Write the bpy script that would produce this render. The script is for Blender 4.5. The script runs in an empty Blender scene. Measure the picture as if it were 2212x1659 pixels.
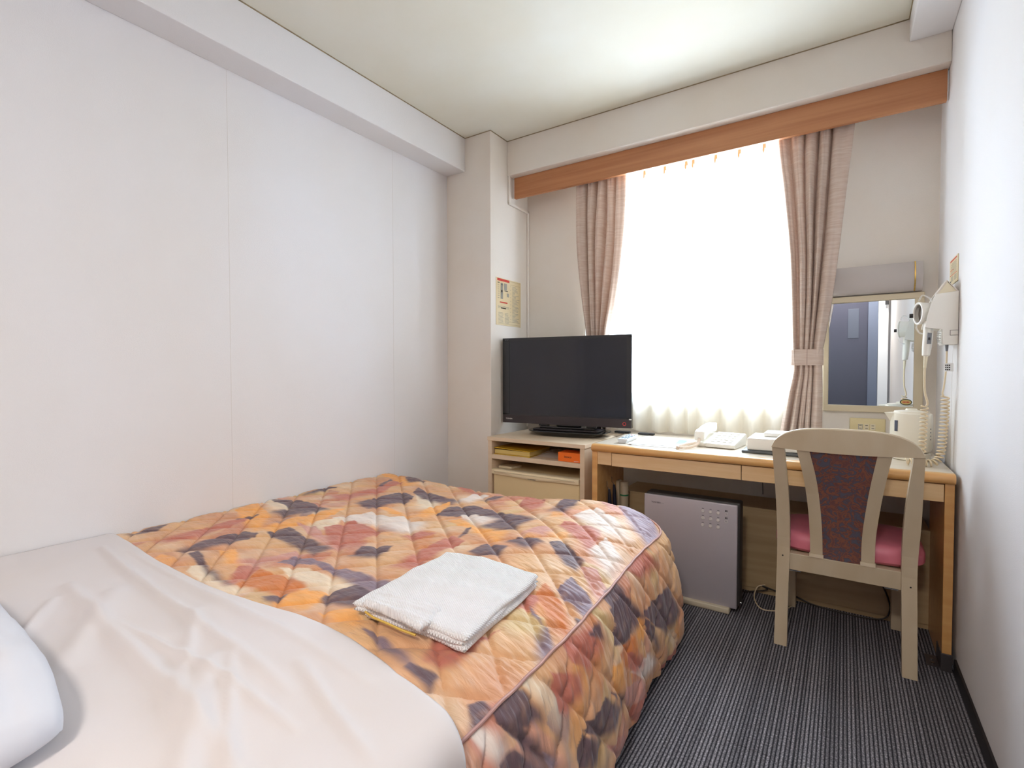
import bpy, bmesh, math, random
import numpy as np
from mathutils import Vector, Matrix, noise
random.seed(7)
SC = bpy.context.scene
COL = SC.collection

# ------------------------------------------------------------------ camera
cam_d = bpy.data.cameras.new('camera'); cam = bpy.data.objects.new('camera', cam_d); COL.objects.link(cam)
F_PX = 1086.47
cam_d.sensor_fit = 'HORIZONTAL'; cam_d.sensor_width = 36.0; cam_d.lens = 36.0*F_PX/2212.0
cam_d.clip_start = 0.02; cam_d.clip_end = 50
yaw, pitch, roll = math.radians(33.4515), math.radians(1.43446), math.radians(-0.06765)
fw = Vector((-math.sin(yaw)*math.cos(pitch), math.cos(yaw)*math.cos(pitch), -math.sin(pitch)))
rt = Vector((math.cos(yaw), math.sin(yaw), 0)); up = rt.cross(fw)
rt2 = rt*math.cos(roll)+up*math.sin(roll); up2 = -rt*math.sin(roll)+up*math.cos(roll)
cam.matrix_world = Matrix(((rt2.x, up2.x, -fw.x, 0), (rt2.y, up2.y, -fw.y, 0), (rt2.z, up2.z, -fw.z, 1.06), (0, 0, 0, 1)))
SC.camera = cam

# ------------------------------------------------------------------ world, daylight, exposure
w = bpy.data.worlds.new('world'); SC.world = w; w.use_nodes = True
bg = w.node_tree.nodes['Background']; bg.inputs[0].default_value = (0.80, 0.90, 1.0, 1); bg.inputs[1].default_value = 5.0

def area(name, loc, rot, sx, sy, power, col):
    d = bpy.data.lights.new(name, 'AREA'); d.shape = 'RECTANGLE'; d.size = sx; d.size_y = sy
    d.energy = power; d.color = col
    o = bpy.data.objects.new(name, d); COL.objects.link(o); o.location = loc; o.rotation_euler = rot
    return o
# overcast daylight just outside the window
area('window_daylight', (-0.68, 3.25, 1.72), (math.radians(-80), 0, 0), 1.9, 1.7, 255, (0.69, 0.83, 1.0))

SC.view_settings.view_transform = 'Standard'; SC.view_settings.look = 'None'
SC.view_settings.gamma = 1.0; SC.view_settings.use_curve_mapping = False
SC.view_settings.exposure = 0.0
SC.cycles.max_bounces = 10; SC.cycles.diffuse_bounces = 6; SC.cycles.glossy_bounces = 4
SC.cycles.transmission_bounces = 6; SC.cycles.transparent_max_bounces = 12
SC.cycles.sample_clamp_indirect = 6.0
SC.cycles.use_denoising = True; SC.cycles.caustics_reflective = False; SC.cycles.caustics_refractive = False

# ------------------------------------------------------------------ materials
def lin(c):
    return tuple(((v/255)/12.92 if v/255 <= .04045 else ((v/255+.055)/1.055)**2.4) for v in c)
def mat(name, rgb, rough=.6, metal=0, spec=.5, var=0, vscale=(6, 6, 6), bump=0, bscale=80, bdist=.001, coat=0, rgb2=None, sheen=0, detail=4):
    m = bpy.data.materials.new(name); m.use_nodes = True; nt = m.node_tree; p = nt.nodes['Principled BSDF']
    c = lin(rgb); p.inputs['Base Color'].default_value = (*c, 1); p.inputs['Roughness'].default_value = rough
    p.inputs['Metallic'].default_value = metal; p.inputs['Specular IOR Level'].default_value = spec
    p.inputs['Coat Weight'].default_value = coat; p.inputs['Coat Roughness'].default_value = .08
    p.inputs['Sheen Weight'].default_value = sheen
    tc = nt.nodes.new('ShaderNodeTexCoord')
    if var or rgb2:
        mp = nt.nodes.new('ShaderNodeMapping'); mp.inputs['Scale'].default_value = vscale
        n = nt.nodes.new('ShaderNodeTexNoise'); n.inputs['Scale'].default_value = 1; n.inputs['Detail'].default_value = detail
        r = nt.nodes.new('ShaderNodeMix'); r.data_type = 'RGBA'
        mr = nt.nodes.new('ShaderNodeMapRange'); mr.inputs[1].default_value = .32; mr.inputs[2].default_value = .68
        c2 = lin(rgb2) if rgb2 else tuple(v*(1-var) for v in c)
        r.inputs[6].default_value = (*c, 1); r.inputs[7].default_value = (*c2, 1)
        nt.links.new(tc.outputs['Object'], mp.inputs[0]); nt.links.new(mp.outputs[0], n.inputs['Vector'])
        nt.links.new(n.outputs[0], mr.inputs[0]); nt.links.new(mr.outputs[0], r.inputs[0]); nt.links.new(r.outputs[2], p.inputs['Base Color'])
    if bump:
        n2 = nt.nodes.new('ShaderNodeTexNoise'); n2.inputs['Scale'].default_value = bscale; n2.inputs['Detail'].default_value = 3
        b = nt.nodes.new('ShaderNodeBump'); b.inputs['Strength'].default_value = bump; b.inputs['Distance'].default_value = bdist
        nt.links.new(tc.outputs['Object'], n2.inputs['Vector']); nt.links.new(n2.outputs[0], b.inputs['Height']); nt.links.new(b.outputs[0], p.inputs['Normal'])
    return m
def P(m): return m.node_tree.nodes['Principled BSDF']

WALL = mat('wallpaper', (224, 222, 224), .75, spec=.3, rgb2=(221, 216, 213), vscale=(1.3, 1.3, .9), bump=.35, bscale=420, bdist=.0015, detail=3)
WALLW = mat('wallpaper_window_wall', (228, 222, 215), .75, spec=.3, rgb2=(224, 214, 202), vscale=(2, 2, 2), bump=.35, bscale=420, bdist=.0015)
CEIL = mat('ceiling_paint', (224, 222, 212), .85, spec=.2, rgb2=(218, 212, 195), vscale=(1.6, 1.6, 1), bump=.2, bscale=300, bdist=.001)
CAULK = mat('yellowed_caulk', (160, 142, 110), .8, var=.3, vscale=(30, 30, 30))
BASEB = mat('baseboard_vinyl', (26, 22, 24), .45)
BEECH = mat('valance_wood', (190, 132, 90), .45, rgb2=(172, 112, 72), vscale=(1.5, 8, 45), detail=6)
OAK = mat('desk_oak', (224, 192, 148), .45, rgb2=(214, 178, 130), vscale=(3, 30, 60), detail=6)
OAKTOP = mat('desk_top_laminate', (216, 206, 190), .28, rgb2=(208, 194, 174), vscale=(2, 40, 30), detail=5, coat=.25)
OAKEDGE = mat('desk_edge_oak', (216, 168, 106), .35, rgb2=(204, 150, 88), vscale=(3, 30, 30), coat=.3)
PANEL = mat('desk_panel', (186, 160, 122), .55, rgb2=(172, 146, 108), vscale=(3, 3, 30))
CAB = mat('cabinet_laminate', (220, 200, 174), .45, rgb2=(213, 190, 161), vscale=(3, 3, 40), detail=5)
CHAIRW = mat('chair_painted_wood', (192, 176, 150), .42, rgb2=(184, 166, 138), vscale=(14, 14, 5))
PINK = mat('pink_vinyl', (218, 122, 140), .38, var=.15, vscale=(8, 8, 8))
FRIDGE = mat('fridge_enamel', (228, 206, 160), .4)
FRIDGEB = mat('fridge_handle_plastic', (232, 216, 182), .35)
BLACK = mat('black_gloss_plastic', (14, 13, 15), .18, coat=.4)
TVBEZ = mat('tv_bezel', (46, 38, 40), .35)
DARK = mat('dark_plastic', (34, 32, 34), .5)
SCREEN = mat('tv_screen', (15, 15, 27), .10, spec=.5, coat=.25)
WHITEP = mat('white_plastic', (232, 228, 220), .35)
CREAMP = mat('cream_plastic', (226, 214, 186), .4)
GREYP = mat('grey_plastic', (120, 122, 128), .4)
SILVER = mat('silver_paint', (180, 173, 178), .42, metal=.2, var=.05, vscale=(3, 3, 3))
PBODY = mat('purifier_body', (52, 47, 44), .5)
PBASE = mat('purifier_base', (196, 184, 160), .45)
STEEL = mat('steel', (176, 176, 176), .25, metal=1)
BUTTON = mat('button_plastic', (206, 200, 196), .3)
GOLD = mat('gold_trim', (214, 176, 96), .25, metal=.9)
INK = mat('black_ink', (30, 28, 30), .7)
GREYINK = mat('grey_ink', (150, 146, 136), .7)
RED = mat('red_ink', (196, 58, 44), .6)
PAPER = mat('paper', (240, 240, 238), .7)
NOTICE = mat('yellowed_notice', (218, 202, 166), .5, rgb2=(208, 186, 142), vscale=(4, 4, 4))
BLUEP = mat('blue_print', (110, 176, 222), .6)
ORANGE = mat('orange_card', (238, 112, 20), .5)
YELLOWC = mat('yellow_cover', (206, 164, 40), .5)
PAGES = mat('page_block', (206, 182, 110), .8, rgb2=(188, 162, 92), vscale=(2, 2, 220))
CLEAR = mat('clear_plastic', (240, 240, 240), .08)
P(CLEAR).inputs['Alpha'].default_value = .28
ALU = mat('aluminium_frame', (190, 192, 196), .4, metal=.6)
NAVY = mat('navy_plastic', (24, 28, 46), .3)
TORCH = mat('torch_plastic', (196, 182, 156), .45)
GREEN = mat('green_ring', (40, 120, 80), .4)
SHEET = mat('white_sheet', (214, 208, 209), .7, spec=.25, rgb2=(210, 202, 199), vscale=(2, 2, 2), sheen=.1, bump=.15, bscale=900, bdist=.0005)
PILLOWM = mat('pillow_cotton', (206, 207, 214), .75, spec=.2, sheen=.1, bump=.15, bscale=900, bdist=.0005)
SHADE = mat('lamp_shade', (190, 182, 178), .55)
MFRAME = mat('mirror_frame', (206, 192, 164), .4)
MIRROR = mat('mirror_glass', (236, 240, 240), .01, metal=1)
DOORM = mat('rear_door_paint', (58, 58, 74), .45)
DOORF = mat('door_frame_paint', (96, 104, 124), .5)
DOORW = mat('door_trim_white', (220, 222, 226), .5)
KETTLE = mat('kettle_plastic', (234, 228, 212), .3)
COIL = mat('coil_cord', (222, 204, 172), .45)
PHONEM = mat('phone_plastic', (236, 232, 222), .35)
CABLE = mat('dark_cable', (42, 34, 28), .5)
PIPING = mat('piping_cord', (196, 152, 138), .6, rgb2=(172, 130, 124), vscale=(12, 12, 12))
MATTR = mat('mattress_ticking', (220, 214, 204), .8)
BEDBASE = mat('bed_base_fabric', (48, 42, 42), .8)

# slubbed curtain fabric
CURT = mat('curtain_fabric', (224, 208, 196), .8, spec=.2, rgb2=(208, 184, 168), vscale=(14, 14, 190), detail=5, sheen=.15)
nt = CURT.node_tree; tr = nt.nodes.new('ShaderNodeBsdfTranslucent'); tr.inputs[0].default_value = (*lin((222, 206, 194)), 1)
mx = nt.nodes.new('ShaderNodeMixShader'); mx.inputs[0].default_value = .16
nt.links.new(P(CURT).outputs[0], mx.inputs[1]); nt.links.new(tr.outputs[0], mx.inputs[2]); nt.links.new(mx.outputs[0], nt.nodes['Material Output'].inputs[0])
# sheer voile: lets part of the light straight through and scatters the rest
SHEER = bpy.data.materials.new('sheer_voile'); SHEER.use_nodes = True; nt = SHEER.node_tree
p = P(SHEER); p.inputs['Base Color'].default_value = (*lin((236, 228, 206)), 1); p.inputs['Roughness'].default_value = .9
t1 = nt.nodes.new('ShaderNodeBsdfTransparent'); t2 = nt.nodes.new('ShaderNodeBsdfTranslucent'); t2.inputs[0].default_value = (.92, .92, .88, 1)
m1 = nt.nodes.new('ShaderNodeMixShader'); m1.inputs[0].default_value = .62
m2 = nt.nodes.new('ShaderNodeMixShader'); m2.inputs[0].default_value = .38
nt.links.new(p.outputs[0], m1.inputs[1]); nt.links.new(t2.outputs[0], m1.inputs[2]); nt.links.new(m1.outputs[0], m2.inputs[1]); nt.links.new(t1.outputs[0], m2.inputs[2])
nt.links.new(m2.outputs[0], nt.nodes['Material Output'].inputs[0])
# window pane: clear with a weak reflection
PANE = bpy.data.materials.new('window_glass'); PANE.use_nodes = True; nt = PANE.node_tree
t1 = nt.nodes.new('ShaderNodeBsdfTransparent'); g1 = nt.nodes.new('ShaderNodeBsdfGlossy'); g1.inputs['Roughness'].default_value = .02
m1 = nt.nodes.new('ShaderNodeMixShader'); m1.inputs[0].default_value = .07
nt.links.new(t1.outputs[0], m1.inputs[1]); nt.links.new(g1.outputs[0], m1.inputs[2]); nt.links.new(m1.outputs[0], nt.nodes['Material Output'].inputs[0])

def N(nt, kind, **kw):
    n = nt.nodes.new(kind)
    for k, v in kw.items(): setattr(n, k, v)
    return n
def math_n(nt, op, a, b=None, c=None):
    n = nt.nodes.new('ShaderNodeMath'); n.operation = op
    for i, v in enumerate((a, b, c)):
        if v is None: continue
        if isinstance(v, (int, float)): n.inputs[i].default_value = v
        else: nt.links.new(v, n.inputs[i])
    return n.outputs[0]
# ribbed carpet: ribs run along Y, per-rib tone, flecks
CARPET = bpy.data.materials.new('ribbed_carpet'); CARPET.use_nodes = True; nt = CARPET.node_tree; p = P(CARPET)
p.inputs['Roughness'].default_value = .95; p.inputs['Specular IOR Level'].default_value = .1
geo = N(nt, 'ShaderNodeNewGeometry'); sp = N(nt, 'ShaderNodeSeparateXYZ'); nt.links.new(geo.outputs['Position'], sp.inputs[0])
PITCH = .0104
u = math_n(nt, 'DIVIDE', sp.outputs[0], PITCH)
ob = N(nt, 'ShaderNodeObjectInfo')
u = math_n(nt, 'ADD', u, math_n(nt, 'MULTIPLY', ob.outputs['Random'], .0))
fl = math_n(nt, 'FLOOR', u); fr = math_n(nt, 'FRACT', u)
rib = math_n(nt, 'SINE', math_n(nt, 'MULTIPLY', fr, math.pi))
ribp = math_n(nt, 'POWER', rib, 1.3)
wn = N(nt, 'ShaderNodeTexWhiteNoise', noise_dimensions='1D'); nt.links.new(fl, wn.inputs['W'])
mp = N(nt, 'ShaderNodeMapping'); mp.inputs['Scale'].default_value = (260, 150, 1); nt.links.new(geo.outputs['Position'], mp.inputs[0])
fn = N(nt, 'ShaderNodeTexNoise'); fn.inputs['Scale'].default_value = 1; fn.inputs['Detail'].default_value = 2; nt.links.new(mp.outputs[0], fn.inputs['Vector'])
fleck = math_n(nt, 'POWER', fn.outputs[0], 3.0)
v = math_n(nt, 'MULTIPLY', ribp, math_n(nt, 'ADD', .42, math_n(nt, 'MULTIPLY', wn.outputs['Value'], .3)))
v = math_n(nt, 'MULTIPLY', v, math_n(nt, 'ADD', .35, math_n(nt, 'MULTIPLY', fleck, 4.2)))
cr = N(nt, 'ShaderNodeMix', data_type='RGBA'); cr.inputs[6].default_value = (*lin((26, 26, 32)), 1); cr.inputs[7].default_value = (*lin((172, 168, 174)), 1)
nt.links.new(v, cr.inputs[0]); nt.links.new(cr.outputs[2], p.inputs['Base Color'])
b = N(nt, 'ShaderNodeBump'); b.inputs['Strength'].default_value = .8; b.inputs['Distance'].default_value = .002
nt.links.new(ribp, b.inputs['Height']); nt.links.new(b.outputs[0], p.inputs['Normal'])
# bedspread: printed colour from the mesh attribute, streaky brush texture, silky finish
SPREAD = bpy.data.materials.new('printed_quilt'); SPREAD.use_nodes = True; nt = SPREAD.node_tree; p = P(SPREAD)
p.inputs['Roughness'].default_value = .58; p.inputs['Sheen Weight'].default_value = .12; p.inputs['Specular IOR Level'].default_value = .3
at = N(nt, 'ShaderNodeAttribute', attribute_name='print')
tc = N(nt, 'ShaderNodeTexCoord')
mp = N(nt, 'ShaderNodeMapping'); mp.inputs['Scale'].default_value = (9, 42, 24); mp.inputs['Rotation'].default_value = (0, 0, .5)
nz = N(nt, 'ShaderNodeTexNoise'); nz.inputs['Scale'].default_value = 1; nz.inputs['Detail'].default_value = 5
nt.links.new(tc.outputs['Object'], mp.inputs[0]); nt.links.new(mp.outputs[0], nz.inputs['Vector'])
hs = N(nt, 'ShaderNodeHueSaturation'); nt.links.new(at.outputs['Color'], hs.inputs['Color'])
nt.links.new(math_n(nt, 'ADD', .78, math_n(nt, 'MULTIPLY', nz.outputs[0], .44)), hs.inputs['Value'])
nt.links.new(hs.outputs[0], p.inputs['Base Color'])
mp2 = N(nt, 'ShaderNodeMapping'); mp2.inputs['Scale'].default_value = (18, 60, 14); mp2.inputs['Rotation'].default_value = (0, 0, .35)
n3 = N(nt, 'ShaderNodeTexNoise'); n3.inputs['Scale'].default_value = 1; n3.inputs['Detail'].default_value = 3; n3.inputs['Distortion'].default_value = .6
nt.links.new(tc.outputs['Object'], mp2.inputs[0]); nt.links.new(mp2.outputs[0], n3.inputs['Vector'])
bb = N(nt, 'ShaderNodeBump'); bb.inputs['Strength'].default_value = .55; bb.inputs['Distance'].default_value = .009
nt.links.new(n3.outputs[0], bb.inputs['Height']); nt.links.new(bb.outputs[0], p.inputs['Normal'])
# waffle cotton
WAFFLE = mat('waffle_cotton', (242, 240, 240), .85, spec=.2, sheen=.2); nt = WAFFLE.node_tree
tc = N(nt, 'ShaderNodeTexCoord'); sp = N(nt, 'ShaderNodeSeparateXYZ'); nt.links.new(tc.outputs['Object'], sp.inputs[0])
d1 = math_n(nt, 'ADD', sp.outputs[0], math_n(nt, 'MULTIPLY', sp.outputs[1], .25)); d2 = math_n(nt, 'SUBTRACT', sp.outputs[1], math_n(nt, 'MULTIPLY', sp.outputs[0], .25))
wv = math_n(nt, 'MULTIPLY', math_n(nt, 'SINE', math_n(nt, 'MULTIPLY', d1, 900)), math_n(nt, 'SINE', math_n(nt, 'MULTIPLY', d2, 900)))
bb = N(nt, 'ShaderNodeBump'); bb.inputs['Strength'].default_value = .8; bb.inputs['Distance'].default_value = .002
nt.links.new(wv, bb.inputs['Height']); nt.links.new(bb.outputs[0], P(WAFFLE).inputs['Normal'])
# chair back brocade: rust leaves on slate
BROC = mat('brocade', (92, 84, 92), .85, spec=.2); nt = BROC.node_tree
tc = N(nt, 'ShaderNodeTexCoord'); n1 = N(nt, 'ShaderNodeTexNoise'); n1.inputs['Scale'].default_value = 26; n1.inputs['Detail'].default_value = 3; n1.inputs['Distortion'].default_value = 2.6
nt.links.new(tc.outputs['Object'], n1.inputs['Vector']); r = N(nt, 'ShaderNodeValToRGB'); nt.links.new(n1.outputs[0], r.inputs[0])
r.color_ramp.elements[0].position = .38; r.color_ramp.elements[0].color = (*lin((84, 82, 92)), 1)
r.color_ramp.elements[1].position = .62; r.color_ramp.elements[1].color = (*lin((104, 70, 68)), 1)
e = r.color_ramp.elements.new(.49); e.color = (*lin((92, 70, 74)), 1); e = r.color_ramp.elements.new(.53); e.color = (*lin((134, 84, 64)), 1)
nt.links.new(r.outputs[0], P(BROC).inputs['Base Color'])

# ------------------------------------------------------------------ builders
def thing(name, label, cat, loc=(0, 0, 0), group=None):
    o = bpy.data.objects.new(name, None); COL.objects.link(o); o.location = loc; o.empty_display_size = .05
    o['label'] = label; o['category'] = cat
    if group: o['group'] = group
    return o
def tag(o, label, cat, group=None):
    o['label'] = label; o['category'] = cat
    if group: o['group'] = group
    return o
def wloc(o):
    v = Vector((0, 0, 0))
    while o: v += o.location; o = o.parent
    return v
def link(name, me, m, parent=None, smooth=False):
    if m and not me.materials: me.materials.append(m)
    o = bpy.data.objects.new(name, me); COL.objects.link(o)
    if smooth:
        for pl in me.polygons: pl.use_smooth = True
    if parent:
        o.parent = parent
        if parent.type == 'EMPTY': o.matrix_parent_inverse = Matrix.Translation(parent.location).inverted()
    return o
class MB:
    def __init__(s): s.b = bmesh.new()
    def _x(s, verts, M):
        if M is not None: bmesh.ops.transform(s.b, matrix=M, verts=verts)
    def box(s, lo, hi, bev=0, seg=2, M=None):
        g = bmesh.ops.create_cube(s.b, size=1); vs = g['verts']
        for v in vs: v.co = Vector([lo[i]+(hi[i]-lo[i])*(v.co[i]+.5) for i in range(3)])
        if bev:
            es = list({e for v in vs for e in v.link_edges})
            r = bmesh.ops.bevel(s.b, geom=es, offset=bev, segments=seg, affect='EDGES', profile=.5)
            vs = list({v for f in r['faces'] for v in f.verts} | {v for v in vs if v.is_valid})
            vs = list({v for v in vs} )
            # every vertex of this island
            seen = set(vs); st = list(vs)
            while st:
                v = st.pop()
                for e in v.link_edges:
                    o = e.other_vert(v)
                    if o not in seen: seen.add(o); st.append(o)
            vs = list(seen)
        s._x(vs, M); return s
    def cyl(s, p0, p1, r0, r1=None, n=24, bev=0, M=None):
        p0 = Vector(p0); p1 = Vector(p1); d = p1-p0
        g = bmesh.ops.create_cone(s.b, cap_ends=True, segments=n, radius1=r0, radius2=r0 if r1 is None else r1, depth=d.length)
        R = d.to_track_quat('Z', 'Y').to_matrix().to_4x4()
        bmesh.ops.transform(s.b, matrix=Matrix.Translation((p0+p1)/2) @ R, verts=g['verts'])
        s._x(g['verts'], M); return s
    def prism(s, pts, axis, a0, a1, bev=0, seg=2, M=None):
        # pts: 2-D outline; axis 0/1/2 = extrusion axis
        def put(u, v, a): return {0: (a, u, v), 1: (u, a, v), 2: (u, v, a)}[axis]
        A = [s.b.verts.new(put(*q, a0)) for q in pts]; B = [s.b.verts.new(put(*q, a1)) for q in pts]; n = len(pts)
        fs = [s.b.faces.new(A), s.b.faces.new(B[::-1])]
        for i in range(n): fs.append(s.b.faces.new((A[i], B[i], B[(i+1) % n], A[(i+1) % n])))
        vs = A+B
        if bev:
            es = [e for e in fs[0].edges]+[e for e in fs[1].edges]
            r = bmesh.ops.bevel(s.b, geom=es, offset=bev, segments=seg, affect='EDGES', profile=.5)
            seen = set(v for f in r['faces'] for v in f.verts); st = list(seen)
            while st:
                v = st.pop()
                for e in v.link_edges:
                    o = e.other_vert(v)
                    if o not in seen: seen.add(o); st.append(o)
            vs = list(seen)
        s._x(vs, M); return s
    def tube(s, pts, r, n=8, cap=True):
        pts = [Vector(q) for q in pts]; rs = r if isinstance(r, (list, tuple)) else [r]*len(pts)
        rings = []; ref = None
        for i, q in enumerate(pts):
            t = (pts[min(i+1, len(pts)-1)]-pts[max(i-1, 0)]).normalized()
            if ref is None: ref = t.orthogonal().normalized()
            ref = (ref-t*ref.dot(t)).normalized(); bi = t.cross(ref)
            rings.append([s.b.verts.new(q+(ref*math.cos(2*math.pi*k/n)+bi*math.sin(2*math.pi*k/n))*rs[i]) for k in range(n)])
        for a, c in zip(rings, rings[1:]):
            for k in range(n): s.b.faces.new((a[k], a[(k+1) % n], c[(k+1) % n], c[k]))
        if cap: s.b.faces.new(rings[0][::-1]); s.b.faces.new(rings[-1])
        return s
    def lathe(s, prof, c, n=32, M=None):
        rings = []
        for r, z in prof:
            rings.append([s.b.verts.new((c[0]+r*math.cos(2*math.pi*k/n), c[1]+r*math.sin(2*math.pi*k/n), c[2]+z)) for k in range(n)])
        for a, d in zip(rings, rings[1:]):
            for k in range(n): s.b.faces.new((a[k], a[(k+1) % n], d[(k+1) % n], d[k]))
        s.b.faces.new(rings[0][::-1]); s.b.faces.new(rings[-1])
        s._x([v for r in rings for v in r], M); return s
    def sweep(s, secs):
        # secs: list of rings (equal length lists of points)
        rings = [[s.b.verts.new(q) for q in ring] for ring in secs]; n = len(rings[0])
        for a, d in zip(rings, rings[1:]):
            for k in range(n): s.b.faces.new((a[k], a[(k+1) % n], d[(k+1) % n], d[k]))
        s.b.faces.new(rings[0][::-1]); s.b.faces.new(rings[-1]); return s
    def out(s, name, m, parent=None, smooth=False, M=None):
        bmesh.ops.recalc_face_normals(s.b, faces=s.b.faces)
        me = bpy.data.meshes.new(name); s.b.to_mesh(me); s.b.free()
        if M is not None: me.transform(M)
        o = link(name, me, m, parent, smooth)
        if smooth:
            try: me.set_sharp_from_angle(angle=math.radians(38))
            except Exception: pass
        return o
def grid(name, P3, m, parent=None, close=False, flip=False):
    # P3: array (rows, cols, 3)
    R, Cc, _ = P3.shape
    idx = np.arange(R*Cc).reshape(R, Cc)
    f = np.stack([idx[:-1, :-1], idx[:-1, 1:], idx[1:, 1:], idx[1:, :-1]], -1).reshape(-1, 4)
    if flip: f = f[:, ::-1]
    me = bpy.data.meshes.new(name)
    me.vertices.add(R*Cc); me.vertices.foreach_set('co', P3.reshape(-1).astype(np.float32))
    me.loops.add(f.size); me.polygons.add(len(f))
    me.polygons.foreach_set('loop_start', np.arange(0, f.size, 4, dtype=np.int32))
    me.loops.foreach_set('vertex_index', f.reshape(-1).astype(np.int32))
    me.update(calc_edges=True); me.validate()
    return link(name, me, m, parent, True)
def text(s, size, loc, rot, m, parent, name='lettering', sx=1):
    cu = bpy.data.curves.new('t', 'FONT'); cu.body = s; cu.size = size; cu.extrude = .0002; cu.align_x = 'LEFT'
    t = bpy.data.objects.new('t', cu); COL.objects.link(t)
    bpy.context.view_layer.update()
    me = bpy.data.meshes.new_from_object(t.evaluated_get(bpy.context.evaluated_depsgraph_get()))
    bpy.data.objects.remove(t)
    me.transform(Matrix.Translation(loc) @ rot @ Matrix.Diagonal((sx, 1, 1, 1)))
    me.materials.clear()
    return link(name, me, m, parent)
RX = Matrix.Rotation(math.pi/2, 4, 'X')                       # text upright, facing -Y
RR = Matrix.Rotation(-math.pi/2, 4, 'Z') @ RX                 # upright on the right wall, facing -X
RL = Matrix.Rotation(math.pi/2, 4, 'Z') @ RX                  # upright on the column, facing +X
def struct(o, label=None):
    o['kind'] = 'structure'
    if label: o['label'] = label
    return o
def spline(xs, ys, x):
    # smooth (Catmull-like cosine-free) interpolation
    xs = np.array(xs, float); ys = np.array(ys, float); m = np.gradient(ys, xs); x = np.asarray(x, float)
    i = np.clip(np.searchsorted(xs, x)-1, 0, len(xs)-2); h = xs[i+1]-xs[i]; t = np.clip((x-xs[i])/h, 0, 1)
    return (2*t**3-3*t**2+1)*ys[i]+(t**3-2*t**2+t)*h*m[i]+(-2*t**3+3*t**2)*ys[i+1]+(t**3-t**2)*h*m[i+1]
def curve_pts(ctrl, n):
    c = np.array(ctrl, float); t = np.arange(len(c)); q = np.linspace(0, len(c)-1, n)
    return [tuple(v) for v in np.stack([spline(t, c[:, k], q) for k in range(3)], -1)]

# ------------------------------------------------------------------ room shell
XL, XR, YB, YW, ZC = -2.125, .34, -1.35, 2.89, 2.50
b = MB(); b.box((XL-.15, YB-.15, -.12), (XR+.15, YW+.2, -.012)); floor = struct(b.out('floor', DARK))
tiles = []
me_t = {}
for j in range(8):
    y1 = 2.845-j*.441
    off = (.0, .22)[j % 2]*0
    for i in range(6):
        x1 = XR-.001-i*.441
        x0 = max(x1-.4400, XL+.001); y0 = y1-.4402
        if x1-x0 < .03: continue
        k = (round(x1-x0, 3),)
        if k not in me_t:
            q = MB(); q.box((0, 0, -.011), (x1-x0, .4402, 0), .0012, 1); o = q.out('carpet_tile', CARPET, floor); me_t[k] = o.data
        else:
            o = link('carpet_tile', me_t[k], CARPET, floor)
        o.location = (x0, y0, 0)
b = MB(); b.box((XL-.15, YB-.15, ZC), (XR+.15, YW+.2, ZC+.1)); struct(b.out('ceiling', CEIL))
b = MB(); b.box((XL-.15, YB-.15, 0), (XL, YW+.2, ZC)); wl = struct(b.out('wall_left', WALL))
SEAM = mat('wallpaper_seam', (216, 210, 204), .8)
for y in (1.10, 2.005): q = MB(); q.box((XL, y-.0008, .4), (XL+.0006, y+.0008, 2.294)); q.out('seam', SEAM, wl)
b = MB(); b.box((XR, YB-.15, 0), (XR+.15, YW+.2, ZC)); wr = struct(b.out('wall_right', WALL))
q = MB(); q.box((XR-.0006, 2.50, .7), (XR, 2.5015, 1.15)); q.out('seam', SEAM, wr)
b = MB(); b.box((XL, YB-.15, 0), (XR, YB, ZC)); struct(b.out('wall_rear', WALL))
WX0, WX1, WZ0, WZ1 = -1.26, -.15, .89, 2.24
b = MB()
b.box((XL, YW, 0), (WX0, YW+.16, ZC)); b.box((WX1, YW, 0), (XR, YW+.16, ZC))
b.box((WX0, YW, 0), (WX1, YW+.16, WZ0)); b.box((WX0, YW, WZ1), (WX1, YW+.16, ZC))
struct(b.out('wall_window', WALLW))
b = MB(); b.box((XL, 2.466, 0), (-1.782, YW, ZC), .003); col = struct(b.out('trim_1', WALLW), 'square wall column in the far left corner')
b = MB(); b.box((XL, YB, 2.295), (-1.975, 2.466, ZC), .004); struct(b.out('trim_2', WALL), 'boxed ceiling beam along the left wall')
b = MB(); b.box((-1.782, 2.645, 2.286), (XR, YW, ZC), .004); struct(b.out('trim_3', WALLW), 'boxed ceiling beam above the window')
b = MB(); b.box((.205, YB, 2.404), (XR, 2.645, ZC), .004); struct(b.out('trim_4', WALL), 'boxed ceiling beam along the right wall')
b = MB(); s_ = .0035
b.box((-1.975, YB, ZC-s_), (-1.975+s_, 2.466, ZC)); b.box((-1.975, 2.466-s_, ZC-s_), (-1.782+s_, 2.466, ZC))
b.box((-1.782, 2.466, ZC-s_), (-1.782+s_, 2.645, ZC)); b.box((-1.782, 2.645-s_, ZC-s_), (.205, 2.645, ZC)); b.box((.205-s_, YB, ZC-s_), (.205, 2.645, ZC))
struct(b.out('trim_5', CAULK), 'yellowed sealant line where ceiling meets the beams')
b = MB(); b.box((XR-.008, YB, 0), (XR, 2.30, .052), .002); struct(b.out('baseboard_right', BASEB))
b = MB(); b.box((XL, YB, 0), (XR-.008, YB+.008, .052), .002); struct(b.out('baseboard_rear', BASEB))
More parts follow.
